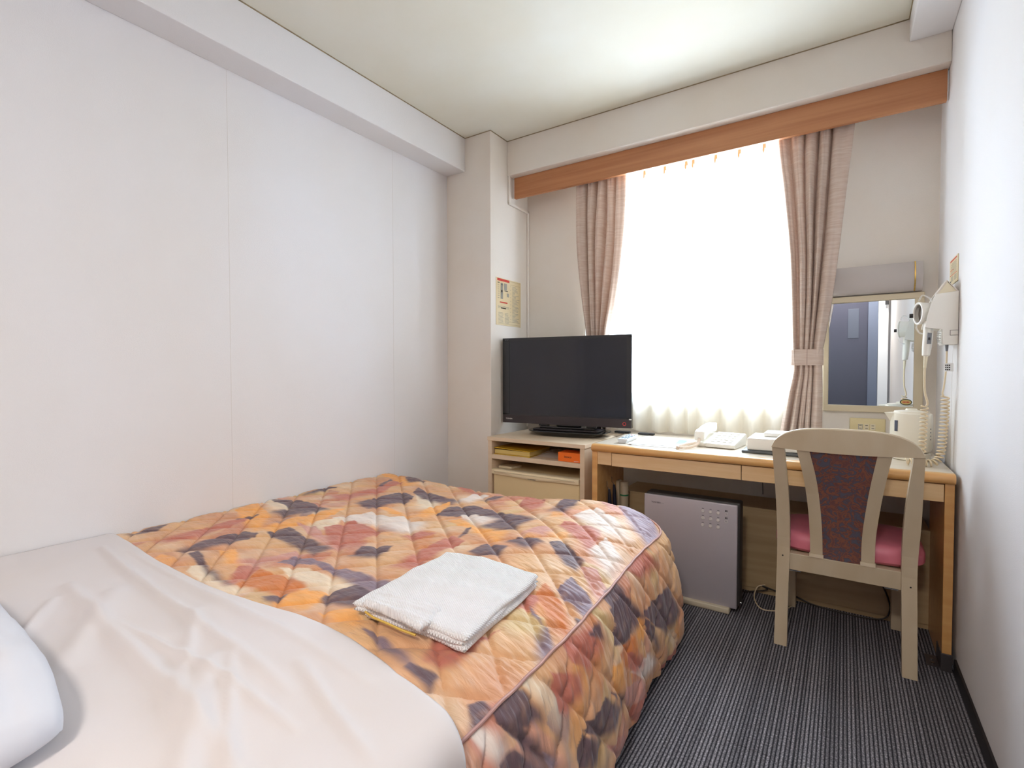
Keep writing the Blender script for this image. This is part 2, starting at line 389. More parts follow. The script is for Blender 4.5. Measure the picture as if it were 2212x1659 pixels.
# window
b = MB(); y0, y1 = YW+.06, YW+.11
for x in (WX0, (WX0+WX1)/2-.018, WX1-.036): b.box((x, y0, WZ0), (x+.036, y1, WZ1), .003)
b.box((WX0, y0, WZ0), (WX1, y1, WZ0+.04), .003); b.box((WX0, y0, WZ1-.036), (WX1, y1, WZ1), .003)
win = struct(b.out('window_1', ALU))
for x in (WX0+.036, (WX0+WX1)/2+.018):
    q = MB(); q.box((x, YW+.082, WZ0+.04), (x+(WX1-WX0)/2-.054, YW+.087, WZ1-.036)); q.out('pane', PANE, win)
q = MB(); q.box((WX0, YW-.012, WZ0-.02), (WX1, YW+.06, WZ0), .003); q.out('window_sill', WHITEP, win)
# rear door, seen only in the mirror
b = MB(); b.box((-.62, YB+.004, 0), (.132, YB+.04, 2.0), .003); door = struct(b.out('door_1', DOORM))
q = MB(); q.box((-.06, YB+.040, 1.44), (.045, YB+.044, 1.78), .001); q.out('door_notice', mat('door_notice_print', (72, 76, 90), .4), door)
q = MB(); q.box((.132, YB+.004, 0), (.224, YB+.055, 2.05), .003).box((-.70, YB+.004, 0), (-.62, YB+.055, 2.05), .003).box((-.62, YB+.004, 2.0), (.132, YB+.055, 2.05), .003); q.out('door_frame', DOORF, door)
q = MB(); q.cyl((-.55, YB+.04, 1.0), (-.55, YB+.09, 1.0), .025); q.out('door_handle', STEEL, door, True)
b = MB(); b.box((.226, YB+.004, 0), (.318, YB+.07, 2.08), .003); struct(b.out('trim_6', DOORW))
t = thing('door_closer', 'small dark metal latch at the top of the white trim, seen in the mirror', 'latch', (.30, YB+.08, 1.83))
b = MB(); b.box((.285, YB+.072, 1.80), (.318, YB+.10, 1.86), .004); b.out('body', DARK, t)
b = MB(); b.cyl((.30, YB+.09, 1.76), (.30, YB+.09, 1.80), .008); b.out('pin', STEEL, t, True)
# unseen fill lamp added behind the camera to brighten surfaces facing it
t = thing('fill_lamp', 'unseen round fill lamp added to the ceiling behind the camera', 'lamp', (-.15, -.85, 2.46))
b = MB(); b.lathe([(.16, 0), (.17, .01), (.17, .04)], (-.15, -.85, 2.46)); b.out('base', WHITEP, t, True)
GLOW = bpy.data.materials.new('fill_diffuser'); GLOW.use_nodes = True; P(GLOW).inputs['Emission Color'].default_value = (1, .82, .62, 1); P(GLOW).inputs['Emission Strength'].default_value = 3
b = MB(); b.lathe([(.02, -.055), (.09, -.045), (.14, -.02), (.155, 0)], (-.15, -.85, 2.46)); b.out('diffuser', GLOW, t, True)
def point(name, loc, e, r, c):
    d = bpy.data.lights.new(name, 'POINT'); d.energy = e; d.shadow_soft_size = r; d.color = c
    o = bpy.data.objects.new(name, d); COL.objects.link(o); o.location = loc; return o
REAR = area('rear_fill_light', (-.15, -.85, 2.39), (0, 0, 0), .3, .3, 39, (1, .93, .86));  # added warm fill light under the unseen lamp

# valance (curtain box board)
b = MB(); b.box((-1.765, 2.70, 2.157), (.334, 2.722, 2.2855), .0015)
o = b.out('valance', BEECH); tag(o, 'long beech coloured valance board above the window', 'valance')
# curtain rail behind it
t = thing('curtain_rail', 'white double curtain rail hidden behind the wooden valance', 'curtain rail', (-.65, 2.80, 2.27))
for y in (2.785, 2.845):
    b = MB(); b.box((-1.45, y-.008, 2.262), (.12, y+.008, 2.280), .002); b.out('track', WHITEP, t)
# cable duct down the column side
b = MB(); b.box((-1.7815, 2.651, 2.115), (-1.768, 2.667, 2.488), .003); b.box((-1.7815, 2.651, 2.108), (-1.768, 2.888, 2.124), .003); b.box((-1.7815, 2.872, .69), (-1.768, 2.888, 2.124), .003)
tag(b.out('cable_duct', WALLW), 'thin white cable duct stepping down the column beside the window', 'cable duct')

# notices
def notice(name, label, x, y0, y1, z0, z1, side, rows):
    t = thing(name, label, 'notice', (x, (y0+y1)/2, z0))
    b = MB(); b.box((min(x, x+side*.003), y0, z0), (max(x, x+side*.003), y1, z1), .0008); b.out('board', NOTICE, t)
    xs = x+side*.0032
    def mk(nm, m, rects):
        if m is not GREYINK and len(rects) > 1:
            for q in rects: mk(nm, m, [q])
            return
        b = MB()
        for a, c, d, e in rects:
            ya, yb = y0+(y1-y0)*a, y0+(y1-y0)*c; za, zb = z0+(z1-z0)*d, z0+(z1-z0)*e
            b.box((min(xs, xs+side*.0004), ya, za), (max(xs, xs+side*.0004), yb, zb))
        o = b.out(nm, m, t)
        if m is GREYINK: o['kind'] = 'stuff'
    for nm, m, rects in rows: mk(nm, m, rects)
    return t
rnd = random.Random(3)
lines = []
for k in range(30):
    z = .86-k*.0265
    lines.append((.64, .64+.1+.2*rnd.random(), z, z+.009)); lines.append((.56, .585, z, z+.009)) if k % 3 == 0 else None
for k in range(9):
    z = .26-k*.026; lines.append((.08, .30-.06*rnd.random(), z, z+.008)); lines.append((.33, .52-.06*rnd.random(), z, z+.008))
for k in range(3): lines.append((.07, .5, .40-k*.018, .406-k*.018))
for k in range(7): lines.append((.06, .12, .84-k*.045, .848-k*.045))
notice('notice_board', 'yellowed service notice with red heading on the column above the television', -1.782, 2.519, 2.797, 1.347, 1.638, 1, [
    ('red_heading', RED, [(.04, .52, .935, .985), (.14, .44, .475, .50)]),
    ('print', GREYINK, lines+[(.17, .26, .56, .90), (.31, .42, .76, .90), (.42, .50, .62, .70)]),
    ('heading', INK, [(.05, .13, .89, .902), (.32, .46, .735, .75), (.18, .38, .355, .375), (.18, .26, .86, .875), (.20, .24, .70, .75)]),
    ('rule', CAULK, [(.55, .96, .90, .904), (.55, .96, .97, .974), (.04, .96, .03, .034), (.5, .96, .09, .094)])])
rl = [(.12, .5+.35*rnd.random(), .82-k*.04, .828-k*.04) for k in range(11)]
rl += [(.1+.4*j, .4+.4*j, .30-k*.035, .312-k*.035) for j in range(2) for k in range(6)]
notice('notice_board', 'small notice card on the right wall above the hair dryer', .34, 2.415, 2.578, 1.387, 1.485, -1, [
    ('red_heading', RED, [(.08, .92, .90, .95), (.08, .92, .36, .38), (.5, .9, .55, .57)]), ('print', GREYINK, rl), ('heading', INK, [(.8, .92, .05, .16)])])

# ------------------------------------------------------------------ curtains
def drape(name, label, zs, xl, xr, y0, B, amp, rows=70, cols=220, group=None, tb=None, phase=0.):
    zz = np.linspace(zs[0], zs[-1], rows); s = np.linspace(0, 1, cols)
    L = spline(zs[::-1], xl[::-1], zz); Rr = spline(zs[::-1], xr[::-1], zz)
    A = spline(zs[::-1], amp[::-1], zz)
    Z, S = np.meshgrid(zz, s, indexing='ij')
    S2 = np.clip(S+.020*np.sin(5*S+Z*3.0+phase)+.008*np.sin(11*S+Z*5+phase), 0, 1)
    ph = np.interp(S2, B, math.pi*np.arange(len(B))); npl = (len(B)-1)/2
    top = np.exp(-(zs[0]-Z)/.10)
    k = np.floor(ph/math.pi); am = .70+.30*np.sin(k*2.7+phase*5+Z*1.3)**2
    f = np.sin(ph); f = np.sign(f)*np.abs(f)**.42*am+.10*np.sin(2.3*ph+Z*3)
    X = L[:, None]+(Rr-L)[:, None]*(S+.30/npl/ (2*math.pi)*(.9*np.sin(2*ph))*(1-.6*top))
    pinch = top*.010*np.sin(3*ph)
    Y = y0-1.3*A[:, None]*f*(1-.25*top)-pinch+.004*np.sin(9*Z+14*S+phase)
    P3 = np.stack([X, Y, Z], -1)
    t = thing(name, label, 'curtain', (float(L.mean()), y0, zs[-1]), group)
    o = grid('cloth', P3, CURT, t)
    sm = o.modifiers.new('thickness', 'SOLIDIFY'); sm.thickness = .0025
    return t
dl = drape('curtain', 'beige slubbed curtain drawn to the left of the window behind the television', [2.262, 2.18, 1.79, 1.47, 1.30, 1.10, 1.0, .72], [-1.362, -1.362, -1.358, -1.325, -1.298, -1.27, -1.262, -1.29],
      [-1.046, -1.047, -1.062, -1.108, -1.142, -1.168, -1.175, -1.14], 2.778, [0, .22, .28, .40, .44, .57, .62, .75, .80, 1.0], [.022, .026, .034, .034, .032, .022, .018, .026], phase=.7)
dr = drape('curtain', 'beige slubbed curtain gathered to the right of the window with a tieback band', [2.262, 2.19, 1.90, 1.60, 1.40, 1.165, 1.125, 1.085, .95, .79, .712],
      [-.284, -.283, -.258, -.232, -.222, -.212, -.210, -.207, -.228, -.252, -.262], [.030, .026, -.002, -.030, -.052, -.085, -.090, -.088, -.084, -.084, -.084], 2.778, [0, .12, .22, .36, .40, .52, .56, .68, .73, 1.0],
      [.022, .026, .034, .036, .034, .024, .022, .022, .026, .030, .032], phase=0.2)
b = MB(); ring = []
for k in range(28):
    a = 2*math.pi*k/28; ca, sa = math.cos(a), math.sin(a)
    r = (abs(ca)**3+abs(sa)**3)**(-1/3); ring.append((-.150+.068*ca*r, 2.778+.036*sa*r))
b.prism(ring, 2, 1.087, 1.163, .004); b.out('tieback', CURT, dr, True)
b = MB(); b.box((-.148, 2.7400, 1.088), (-.1465, 2.7418, 1.162)); b.out('tieback_seam', mat('curtain_seam', (150, 122, 104), .8), dr)
PLEAT = mat('pleat_tape', (206, 188, 150), .8)
def sheer(label, x0, x1, ph):
    rows, cols = 50, 260
    zz = np.concatenate([np.linspace(2.262, .80, rows-8), np.linspace(.79, .716, 8)]); s = np.linspace(0, 1, cols)
    Z, S = np.meshgrid(zz, s, indexing='ij')
    n = (x1-x0)/.105
    f = np.sin(2*math.pi*n*(S+.02*np.sin(6*S+ph))+ph+.25*np.sin(Z*2.2+ph))
    A = .012+.010*np.clip((2.262-Z)/1.4, 0, 1)
    Y = 2.843-A*f; Zs = Z+.004*np.cos(2*math.pi*n*S+ph)*(Z < .73)
    t = thing('sheer_curtain', label, 'curtain', ((x0+x1)/2, 2.84, .716), 'sheer curtains across the window')
    grid('cloth', np.stack([x0+(x1-x0)*S, Y, Zs], -1), SHEER, t)
    for k in range(int(n)+1):
        x = x0+.02+(x1-x0-.04)*k/int(n)
        hk = MB(); hk.prism([(x-.0035, 2.262), (x+.0035, 2.262), (x+.009, 2.165), (x+.003, 2.18), (x-.002, 2.150), (x-.008, 2.168)], 1, 2.826, 2.829)
        hk.out('pleat', PLEAT, t)
sheer('white sheer curtain covering the left half of the bright window', -1.33, -.712, .4)
sheer('white sheer curtain covering the right half of the bright window', -.715, -.10, 2.0)

# ------------------------------------------------------------------ bed
XR_Y = [-.4, .65, .86, 1.07, 1.24, 1.6, 1.94, 2.1]; XR_V = [-.528, -.531, -.535, -.538, -.548, -.572, -.576, -.576]
YE, RC = 2.0, .13
def x_edge(y): return spline(XR_Y, XR_V, y)
def x_out(y):
    y = np.asarray(y, float); d = np.clip(y-(YE-RC), 0, RC)
    return x_edge(y)-RC+np.sqrt(np.maximum(RC*RC-d*d, 0))
def pn(x, y, s, seed=0.):
    # cheap smooth value noise by summed sines
    r = 0
    for k, (a, bb, c) in enumerate(((1.0, .7, 1.3), (-.8, 1.1, 4.1), (.35, -1.3, 2.2), (1.7, .4, .3), (-.3, 1.9, 5.0))):
        r = r+np.sin(s*(a*x+bb*y)*(1+.13*k)+c+seed*(k+1))
    return r/5
def bed_z(x, y):
    base = spline([-2.13, -1.95, -1.75, -1.45, -1.13, -.95, -.86, -.78, -.70, -.62, -.57], [.478, .480, .478, .472, .484, .492, .494, .488, .476, .457, .437], np.clip(x, -2.13, -.5))
    far = spline([-2.13, -1.95, -1.75, -1.45, -1.13, -.86, -.78, -.70, -.62, -.57], [.482, .482, .474, .466, .481, .506, .503, .488, .458, .437], np.clip(x, -2.13, -.5))
    t = np.clip((y-1.2)/.6, 0, 1); z = base*(1-t)+far*t
    d = np.clip((YE-y)/.10, 0, 1); z = z-.03*(1-np.sqrt(np.clip(1-(1-d)**2, 0, 1)))
    return z+.004*pn(x, y, 9)
def quilt(a, c):
    # diamond quilting puff (0 on seams .. 1)
    u = (c+.88*a)/.158; v = (c-.92*a)/.158
    fu = np.abs(np.sin(math.pi*u)); fv = np.abs(np.sin(math.pi*v))
    return (1-np.exp(-fu*6.0))*(1-np.exp(-fv*6.0))
PAL = {'d': (98, 80, 88), 'p': (128, 110, 124), 'l': (164, 148, 162), 'r': (186, 112, 96), 'm': (200, 146, 134), 'o': (232, 164, 92),
       'b': (200, 120, 68), 'c': (228, 208, 182), 'w': (224, 210, 200), 'y': (206, 178, 130)}
TOP_PRINT = [
('c',25,[-2.158,1.236,-2.118,1.29,-1.908,1.241,-1.881,1.198,-1.961,1.182]),
('c',25,[-1.374,0.842,-1.294,0.883,-1.064,0.86,-1.09,0.819,-1.217,0.809]),
('c',20,[-1.582,0.681,-1.622,0.729,-1.512,0.727,-1.399,0.701,-1.342,0.697,-1.353,0.675]),
('w',25,[-1.662,1.24,-1.638,1.299,-1.613,1.397,-1.397,1.371,-1.339,1.409,-1.282,1.327,-1.345,1.286,-1.42,1.295,-1.543,1.275]),
('c',20,[-1.727,1.134,-1.665,1.216,-1.632,1.281,-1.588,1.184,-1.597,1.12]),
('o',12,[-2.095,1.094,-2.123,1.203,-1.901,1.127,-1.763,0.993,-1.92,1.028]),
('o',12,[-1.167,0.7,-1.184,0.771,-1.086,0.807,-1.07,0.755,-1.055,0.707]),
('o',12,[-1.774,1.004,-1.798,1.151,-1.762,1.288,-1.729,1.358,-1.68,1.228,-1.694,1.02]),
('o',12,[-2.173,1.913,-2.016,1.95,-1.817,1.843,-1.83,1.798,-2.053,1.884]),
('o',15,[-1.678,0.817,-1.643,0.856,-1.493,0.789,-1.539,0.784]),
('o',15,[-1.683,1.465,-1.616,1.482,-1.427,1.438,-1.463,1.414]),
('m',20,[-1.731,1.131,-1.64,1.15,-1.435,1.069,-1.35,1.048,-1.417,1.034]),
('r',15,[-1.4,0.705,-1.496,0.787,-1.458,0.824,-1.421,0.811,-1.409,0.772,-1.376,0.716]),
('b',10,[-1.376,0.716,-1.421,0.811,-1.331,0.812,-1.214,0.812,-1.188,0.798,-1.18,0.764,-1.186,0.723,-1.264,0.728]),
('r',8,[-1.6,1.157,-1.575,1.275,-1.384,1.242,-1.36,1.056,-1.428,1.058]),
('r',15,[-1.939,0.739,-1.919,0.802,-1.951,0.927,-1.942,1.013,-1.933,1.062,-1.898,1.021,-1.875,0.938,-1.856,0.827,-1.867,0.747]),
('r',15,[-1.952,1.457,-1.896,1.651,-1.94,1.837,-1.887,1.834,-1.816,1.623,-1.87,1.424]),
('m',18,[-1.54,0.81,-1.473,0.895,-1.466,0.956,-1.401,0.942,-1.441,0.888,-1.448,0.818]),
('d',12,[-1.769,0.743,-1.807,0.876,-1.793,0.964,-1.725,0.981,-1.69,0.927,-1.71,0.873,-1.718,0.806,-1.729,0.77]),
('d',10,[-1.717,0.748,-1.714,0.779,-1.572,0.737,-1.385,0.705,-1.468,0.71,-1.653,0.736]),
('d',10,[-1.715,1.006,-1.699,1.082,-1.535,1.054,-1.383,1.025,-1.381,0.962,-1.516,0.984,-1.639,0.986]),
('d',12,[-2.133,1.266,-2.003,1.337,-1.858,1.324,-1.774,1.304,-1.811,1.22,-1.841,1.155,-1.928,1.156,-1.923,1.231]),
('d',10,[-1.761,1.441,-1.773,1.544,-1.753,1.712,-1.657,1.68,-1.608,1.596,-1.65,1.513,-1.66,1.416]),
('d',15,[-1.272,1.013,-1.307,1.091,-1.224,1.145,-1.2,1.088,-1.205,1.036,-1.257,1.016]),
('p',8,[-1.42,0.862,-1.428,0.931,-1.332,0.933,-1.147,0.932,-0.983,0.928,-0.985,0.855,-0.976,0.817,-1.023,0.83,-1.068,0.867,-1.203,0.895,-1.295,0.907,-1.389,0.87]),
('d',12,[-1.091,0.795,-1.068,0.867,-0.985,0.855,-0.987,0.809,-0.962,0.776,-1.07,0.755]),
('d',4,[-1.956,1.026,-1.947,1.109,-1.929,1.098,-1.936,1.018]),
('d',4,[-1.929,1.716,-1.999,1.858,-1.968,1.839,-1.898,1.701]),
('d',10,[-2.094,0.722,-2.111,0.783,-2.113,0.861,-2.055,0.792,-2.057,0.738]),
('d',10,[-2.092,1.411,-2.124,1.554,-2.078,1.584,-2.066,1.444]),
('d',12,[-1.219,0.702,-1.18,0.745,-1.156,0.707,-1.188,0.691]),
('c',20,[-1.677,1.713,-1.578,1.743,-1.425,1.592,-1.491,1.549]),
('w',20,[-1.499,1.383,-1.463,1.432,-1.378,1.389,-1.309,1.28,-1.409,1.323]),
('d',14,[-1.711,1.726,-1.749,1.807,-1.598,1.764,-1.452,1.758,-1.434,1.684,-1.507,1.674,-1.628,1.693]),
('o',14,[-1.263,1.464,-1.236,1.506,-1.052,1.428,-0.965,1.427,-0.936,1.329,-1.027,1.367,-1.114,1.408]),
('o',16,[-1.426,1.456,-1.474,1.588,-1.463,1.718,-1.408,1.632,-1.375,1.464]),
('d',12,[-1.389,1.533,-1.405,1.649,-1.326,1.709,-1.187,1.665,-1.093,1.649,-0.96,1.617,-0.974,1.52,-0.965,1.456,-1.058,1.445,-1.097,1.461,-1.098,1.561,-1.229,1.585,-1.273,1.531,-1.338,1.513]),
('w',25,[-1.276,1.554,-1.224,1.588,-1.114,1.562,-1.119,1.49,-1.216,1.519]),
('d',4,[-1.081,1.304,-1.128,1.409,-1.119,1.426,-1.084,1.349]),
('d',12,[-0.965,1.213,-0.961,1.304,-0.883,1.306,-0.871,1.237,-0.917,1.204]),
('d',14,[-0.906,1.34,-0.901,1.396,-0.859,1.426,-0.81,1.403,-0.831,1.332]),
('m',20,[-0.912,1.443,-0.895,1.551,-0.847,1.543,-0.835,1.457]),
('d',8,[-0.793,1.414,-0.761,1.461,-0.661,1.397,-0.653,1.323,-0.687,1.329,-0.74,1.369]),
('d',18,[-0.96,1.736,-1.021,1.96,-0.945,1.988,-0.912,1.845,-0.917,1.734]),
('d',14,[-1.355,1.805,-1.347,1.901,-1.299,1.908,-1.304,1.829]),
('d',10,[-1.963,1.929,-1.954,1.973,-1.827,1.946,-1.856,1.85]),
('r',12,[-1.153,1.799,-1.215,1.963,-1.103,1.938,-1.034,1.792,-1.054,1.738]),
('r',12,[-0.845,1.574,-0.844,1.631,-0.779,1.653,-0.706,1.636,-0.668,1.463,-0.754,1.527]),
('r',14,[-1.082,1.015,-1.115,1.186,-1.126,1.321,-1.038,1.288,-1.046,1.168,-0.995,1.02]),
('r',16,[-1.281,1.239,-1.262,1.311,-1.193,1.316,-1.213,1.245]),
('r',14,[-1.71,1.983,-1.614,1.992,-1.458,1.929,-1.454,1.887,-1.58,1.925]),
('w',18,[-1.446,1.762,-1.468,1.893,-1.384,1.904,-1.385,1.753]),
('w',30,[-0.865,1.725,-0.82,1.853,-0.719,1.798,-0.637,1.68,-0.692,1.645,-0.793,1.682]),
('w',25,[-0.674,1.476,-0.679,1.614,-0.591,1.53,-0.584,1.411]),
('m',14,[-0.654,1.365,-0.615,1.391,-0.533,1.311,-0.523,1.245,-0.583,1.278]),
('p',8,[-0.643,1.19,-0.641,1.278,-0.566,1.24,-0.518,1.173,-0.501,1.134,-0.558,1.157,-0.605,1.17]),
('d',14,[-0.557,1.127,-0.508,1.149,-0.497,1.063]),
('d',14,[-0.559,1.319,-0.554,1.388,-0.511,1.325,-0.52,1.259]),
('l',20,[-0.768,1.953,-0.708,2.005,-0.626,1.954,-0.535,1.819,-0.567,1.736,-0.631,1.788,-0.729,1.887]),
('m',18,[-0.876,1.98,-0.791,1.978,-0.721,1.867,-0.76,1.867]),
('r',14,[-0.664,1.037,-0.684,1.112,-0.64,1.125,-0.639,1.039]),
('b',14,[-0.673,1.182,-0.614,1.153,-0.493,1.023,-0.589,1.058,-0.668,1.117]),
('y',20,[-0.664,0.981,-0.654,1.034,-0.601,1.049,-0.574,0.995,-0.615,0.986]),
('r',10,[-0.735,0.808,-0.677,0.839,-0.652,0.885,-0.638,0.94,-0.65,0.871,-0.644,0.759,-0.653,0.744,-0.686,0.728]),
('d',12,[-0.568,0.711,-0.554,0.742,-0.507,0.742,-0.497,0.695,-0.5,0.642,-0.546,0.692]),
('p',16,[-0.646,1.056,-0.58,1.028,-0.524,0.969,-0.506,0.897,-0.556,0.947]),
('y',20,[-0.647,0.934,-0.658,0.994,-0.634,1.036,-0.589,1.03,-0.583,0.992,-0.612,0.949]),
('r',20,[-0.535,0.749,-0.498,0.752,-0.499,0.794,-0.528,0.808]),
('d',6,[-0.705,0.685,-0.705,0.702,-0.643,0.716,-0.634,0.68]),
('p',12,[-0.868,0.717,-0.831,0.726,-0.728,0.713,-0.7,0.697,-0.757,0.694]),
('o',14,[-1.162,0.7,-1.17,0.794,-1.07,0.761,-1.066,0.711]),
('o',20,[-1.006,0.715,-0.956,0.772,-0.885,0.737,-0.89,0.713])]
SIDE_PRINT = [
('y',18,[1.181,0.474,1.251,0.407,1.252,0.312,1.201,0.405]),
('c',20,[0.809,0.473,0.843,0.471,0.916,0.371,0.903,0.347]),
('w',18,[0.659,0.464,0.71,0.422,0.728,0.384,0.701,0.381,0.675,0.413]),
('d',10,[1.272,0.483,1.361,0.493,1.411,0.416,1.387,0.386,1.294,0.398]),
('d',8,[1.272,0.411,1.398,0.407,1.505,0.302,1.438,0.308,1.34,0.295,1.242,0.333,1.294,0.365]),
('d',10,[1.505,0.307,1.795,0.294,1.855,0.179,1.726,0.154,1.594,0.242]),
('d',8,[1.652,0.479,1.719,0.467,1.737,0.433]),
('r',14,[1.448,0.473,1.685,0.449,1.739,0.382,1.561,0.398]),
('r',14,[1.013,0.442,1.145,0.415,1.164,0.369,1.076,0.353,1.013,0.402]),
('r',14,[0.916,0.346,0.929,0.418,1.029,0.367,1.021,0.336,0.956,0.329]),
('d',10,[1.077,0.25,1.128,0.264,1.213,0.194,1.184,0.172,1.111,0.175,0.999,0.264]),
('d',10,[0.729,0.478,0.837,0.424,0.854,0.366,0.793,0.382,0.872,0.267,0.788,0.34,0.738,0.416]),
('d',12,[0.956,0.231,0.984,0.267,1.094,0.178,1.053,0.155,0.97,0.196]),
('b',12,[1.263,0.303,1.4,0.29,1.377,0.219,1.263,0.267]),
('m',14,[1.264,0.206,1.415,0.16,1.509,0.074,1.391,0.09,1.286,0.153]),
('r',12,[1.308,0.116,1.454,0.095,1.583,0.015,1.417,0.023]),
('w',14,[1.341,0.215,1.507,0.186,1.612,0.107,1.454,0.136]),
('d',12,[1.174,0.254,1.275,0.18,1.244,0.165]),
('o',10,[1.413,0.28,1.477,0.314,1.513,0.262,1.452,0.253]),
('d',10,[1.118,0.412,1.191,0.413,1.182,0.379]),
('d',12,[0.701,0.375,0.748,0.372,0.854,0.268,0.843,0.263,0.705,0.357]),
('r',14,[1.661,0.058,1.859,0.057,1.88,0.003,1.694,0.036]),
('m',16,[1.129,0.142,1.265,0.096,1.309,0.028,1.224,0.042]),
('r',14,[1.318,0.248,1.364,0.259,1.453,0.181,1.365,0.199]),
('o',12,[1.193,0.294,1.274,0.282,1.264,0.234,1.213,0.21]),
('d',12,[1.505,0.302,1.594,0.237,1.643,0.137,1.535,0.234]),
('l',14,[0.843,0.311,0.878,0.27,0.866,0.26]),
('d',10,[1.22,0.513,1.315,0.513,1.361,0.48,1.282,0.471])]

def lin_np(c): return np.array(lin(c))
def paint(a, c, patches, seed):
    a = a.ravel(); c = c.ravel()
    base = lin_np((214, 170, 126)); alt = lin_np((204, 148, 112)); al2 = lin_np((222, 194, 164))
    n1 = np.clip(.5+1.1*pn(a, c, 11, seed), 0, 1)[:, None]; n2 = np.clip(-.1+1.2*pn(a, c, 17, seed+2), 0, 1)[:, None]
    col = base*(1-n1)+alt*n1; col = col*(1-n2)+al2*n2
    rg = random.Random(int(seed)); extra = []
    for k in range(46):
        x, y = rg.uniform(a.min(), a.max()), rg.uniform(c.min(), c.max()); w_, h_ = rg.uniform(.08, .20), rg.uniform(.04, .09); th_ = rg.choice((.75, .95, 2.2))
        pt = []
        for u_, v_ in ((-1, -1), (1, -1), (1.4, 1), (-.6, 1)):
            X_, Y_ = u_*w_/2, v_*h_/2; pt += [x+X_*math.cos(th_)-Y_*math.sin(th_), y+X_*math.sin(th_)+Y_*math.cos(th_)]
        extra.append((rg.choice('MMMYCRRBOYP'), 14, pt))
    for key, soft, q in extra+patches:
        weak = .62 if key.isupper() else .97; key = key.lower()
        q = np.array(q).reshape(-1, 2); ctr = q.mean(0); s = soft/1000.
        m = (a > q[:, 0].min()-.06) & (a < q[:, 0].max()+.06) & (c > q[:, 1].min()-.06) & (c < q[:, 1].max()+.06)
        if not m.any(): continue
        A, Cc = a[m], c[m]
        A = A+.0012*np.sin(Cc*70+seed)+.0008*np.sin(Cc*163); Cc = Cc+.0012*np.sin(A*81+1)
        ins = np.zeros(len(A), bool); dist = np.full(len(A), 9.)
        for i in range(len(q)):
            x1, y1 = q[i]; x2, y2 = q[(i+1) % len(q)]
            cond = ((y1 > Cc) != (y2 > Cc)) & (A < (x2-x1)*(Cc-y1)/((y2-y1) if y2 != y1 else 1e-9)+x1)
            ins ^= cond
            L2 = (x2-x1)**2+(y2-y1)**2+1e-12; t = np.clip(((A-x1)*(x2-x1)+(Cc-y1)*(y2-y1))/L2, 0, 1)
            dist = np.minimum(dist, np.hypot(A-x1-t*(x2-x1), Cc-y1-t*(y2-y1)))
        sd = np.where(ins, dist, -dist)
        # one side of every print patch is crisp, the other fades out
        side = np.clip(.5+(( A-ctr[0])*.6-(Cc-ctr[1])*.8)/.09, 0, 1); s = .0022+s*(.05+2.1*side**1.5)
        wgt = np.clip((sd+.85*s)/(1.4*s), 0, 1); wgt = wgt*wgt*(3-2*wgt)
        str_ = 1-.22*np.clip(pn(A*.4+Cc*1.6, Cc*1.2-A*2.2, 42, seed), 0, 1)
        wgt = (wgt*weak*str_)[:, None]
        col[m] = col[m]*(1-wgt)+lin_np(PAL[key])*wgt
    return col
def set_print(o, col):
    at = o.data.color_attributes.new('print', 'FLOAT_COLOR', 'POINT')
    at.data.foreach_set('color', np.concatenate([col, np.ones((len(col), 1))], 1).astype(np.float32).ravel())
# bed under the covers
bed = thing('bed', 'single bed with pale mattress on a dark fabric base under the covers', 'bed', (-1.33, .9, 0))
b = MB(); b.box((-2.09, -.25, .05), (-.62, 1.94, .24), .02); b.out('bed_base', BEDBASE, bed)
b = MB(); b.box((-2.09, -.25, .24), (-.62, 1.94, .425), .04, 4); b.out('mattress', MATTR, bed, True)
for x in (-2.0, -.72):
    for y in (-.1, 1.82): b = MB(); b.cyl((x, y, 0), (x, y, .05), .03); b.out('leg', BLACK, bed, True)
# quilted spread
spread = thing('bedspread', 'quilted bedspread printed with orange, mauve, cream and plum patches', 'bedspread', (-1.3, 1.3, .45))
ys = np.linspace(.50, YE, 330); fr = np.linspace(0, 1, 400)
xo = x_out(ys); Yg, Fg = np.meshgrid(ys, fr, indexing='ij'); Xg = -2.122+(xo[:, None]+2.122)*Fg
Zg = bed_z(Xg, Yg)
dE = np.minimum(xo[:, None]-Xg, (YE-Yg)*1.0)
puff = quilt(Xg, Yg); soft = np.clip(dE/.03, 0, 1)
near = np.exp(-dE/.10)
gath = near*np.sin(2*math.pi*Yg/.019+2.2*np.sin(Yg*37)+8*Xg)*np.clip(.5+.8*pn(Xg, Yg, 14, 3), 0, 1)
Zg = Zg+puff*.0120*soft+gath*.0042*soft+.0016*pn(Xg*1.3+Yg*2.0, Yg*1.4-Xg*1.1, 46)*puff
top = grid('top_panel', np.stack([Xg, Yg, Zg], -1), SPREAD, spread)
set_print(top, paint(Xg, Yg, TOP_PRINT, 1.))
# skirt: outline along the right edge, round the corner, across the foot
oy = np.linspace(.50, YE-RC, 330); right = np.stack([x_edge(oy), oy], -1)
th = np.linspace(0, math.pi/2, 36)[1:]; xc = float(x_edge(YE-RC)); corner = np.stack([xc-RC+RC*np.cos(th), YE-RC+RC*np.sin(th)], -1)
fx = np.linspace(xc-RC, -2.122, 200)[1:]; foot = np.stack([fx, np.full(len(fx), YE)], -1)
ol = np.concatenate([right, corner, foot]); nr = np.zeros_like(ol); dd = np.gradient(ol, axis=0); nr[:, 0] = dd[:, 1]; nr[:, 1] = -dd[:, 0]
nr /= np.linalg.norm(nr, axis=1)[:, None]; arc = np.concatenate([[0], np.cumsum(np.linalg.norm(np.diff(ol, axis=0), axis=1))])+.50
zt = bed_z(ol[:, 0]-.004, ol[:, 1]-.0)-.002
V = np.linspace(0, 1, 92); Ag, Vg = np.meshgrid(arc, V, indexing='ij')
HEM = .035
Zs = zt[:, None]*(1-Vg)+HEM*Vg
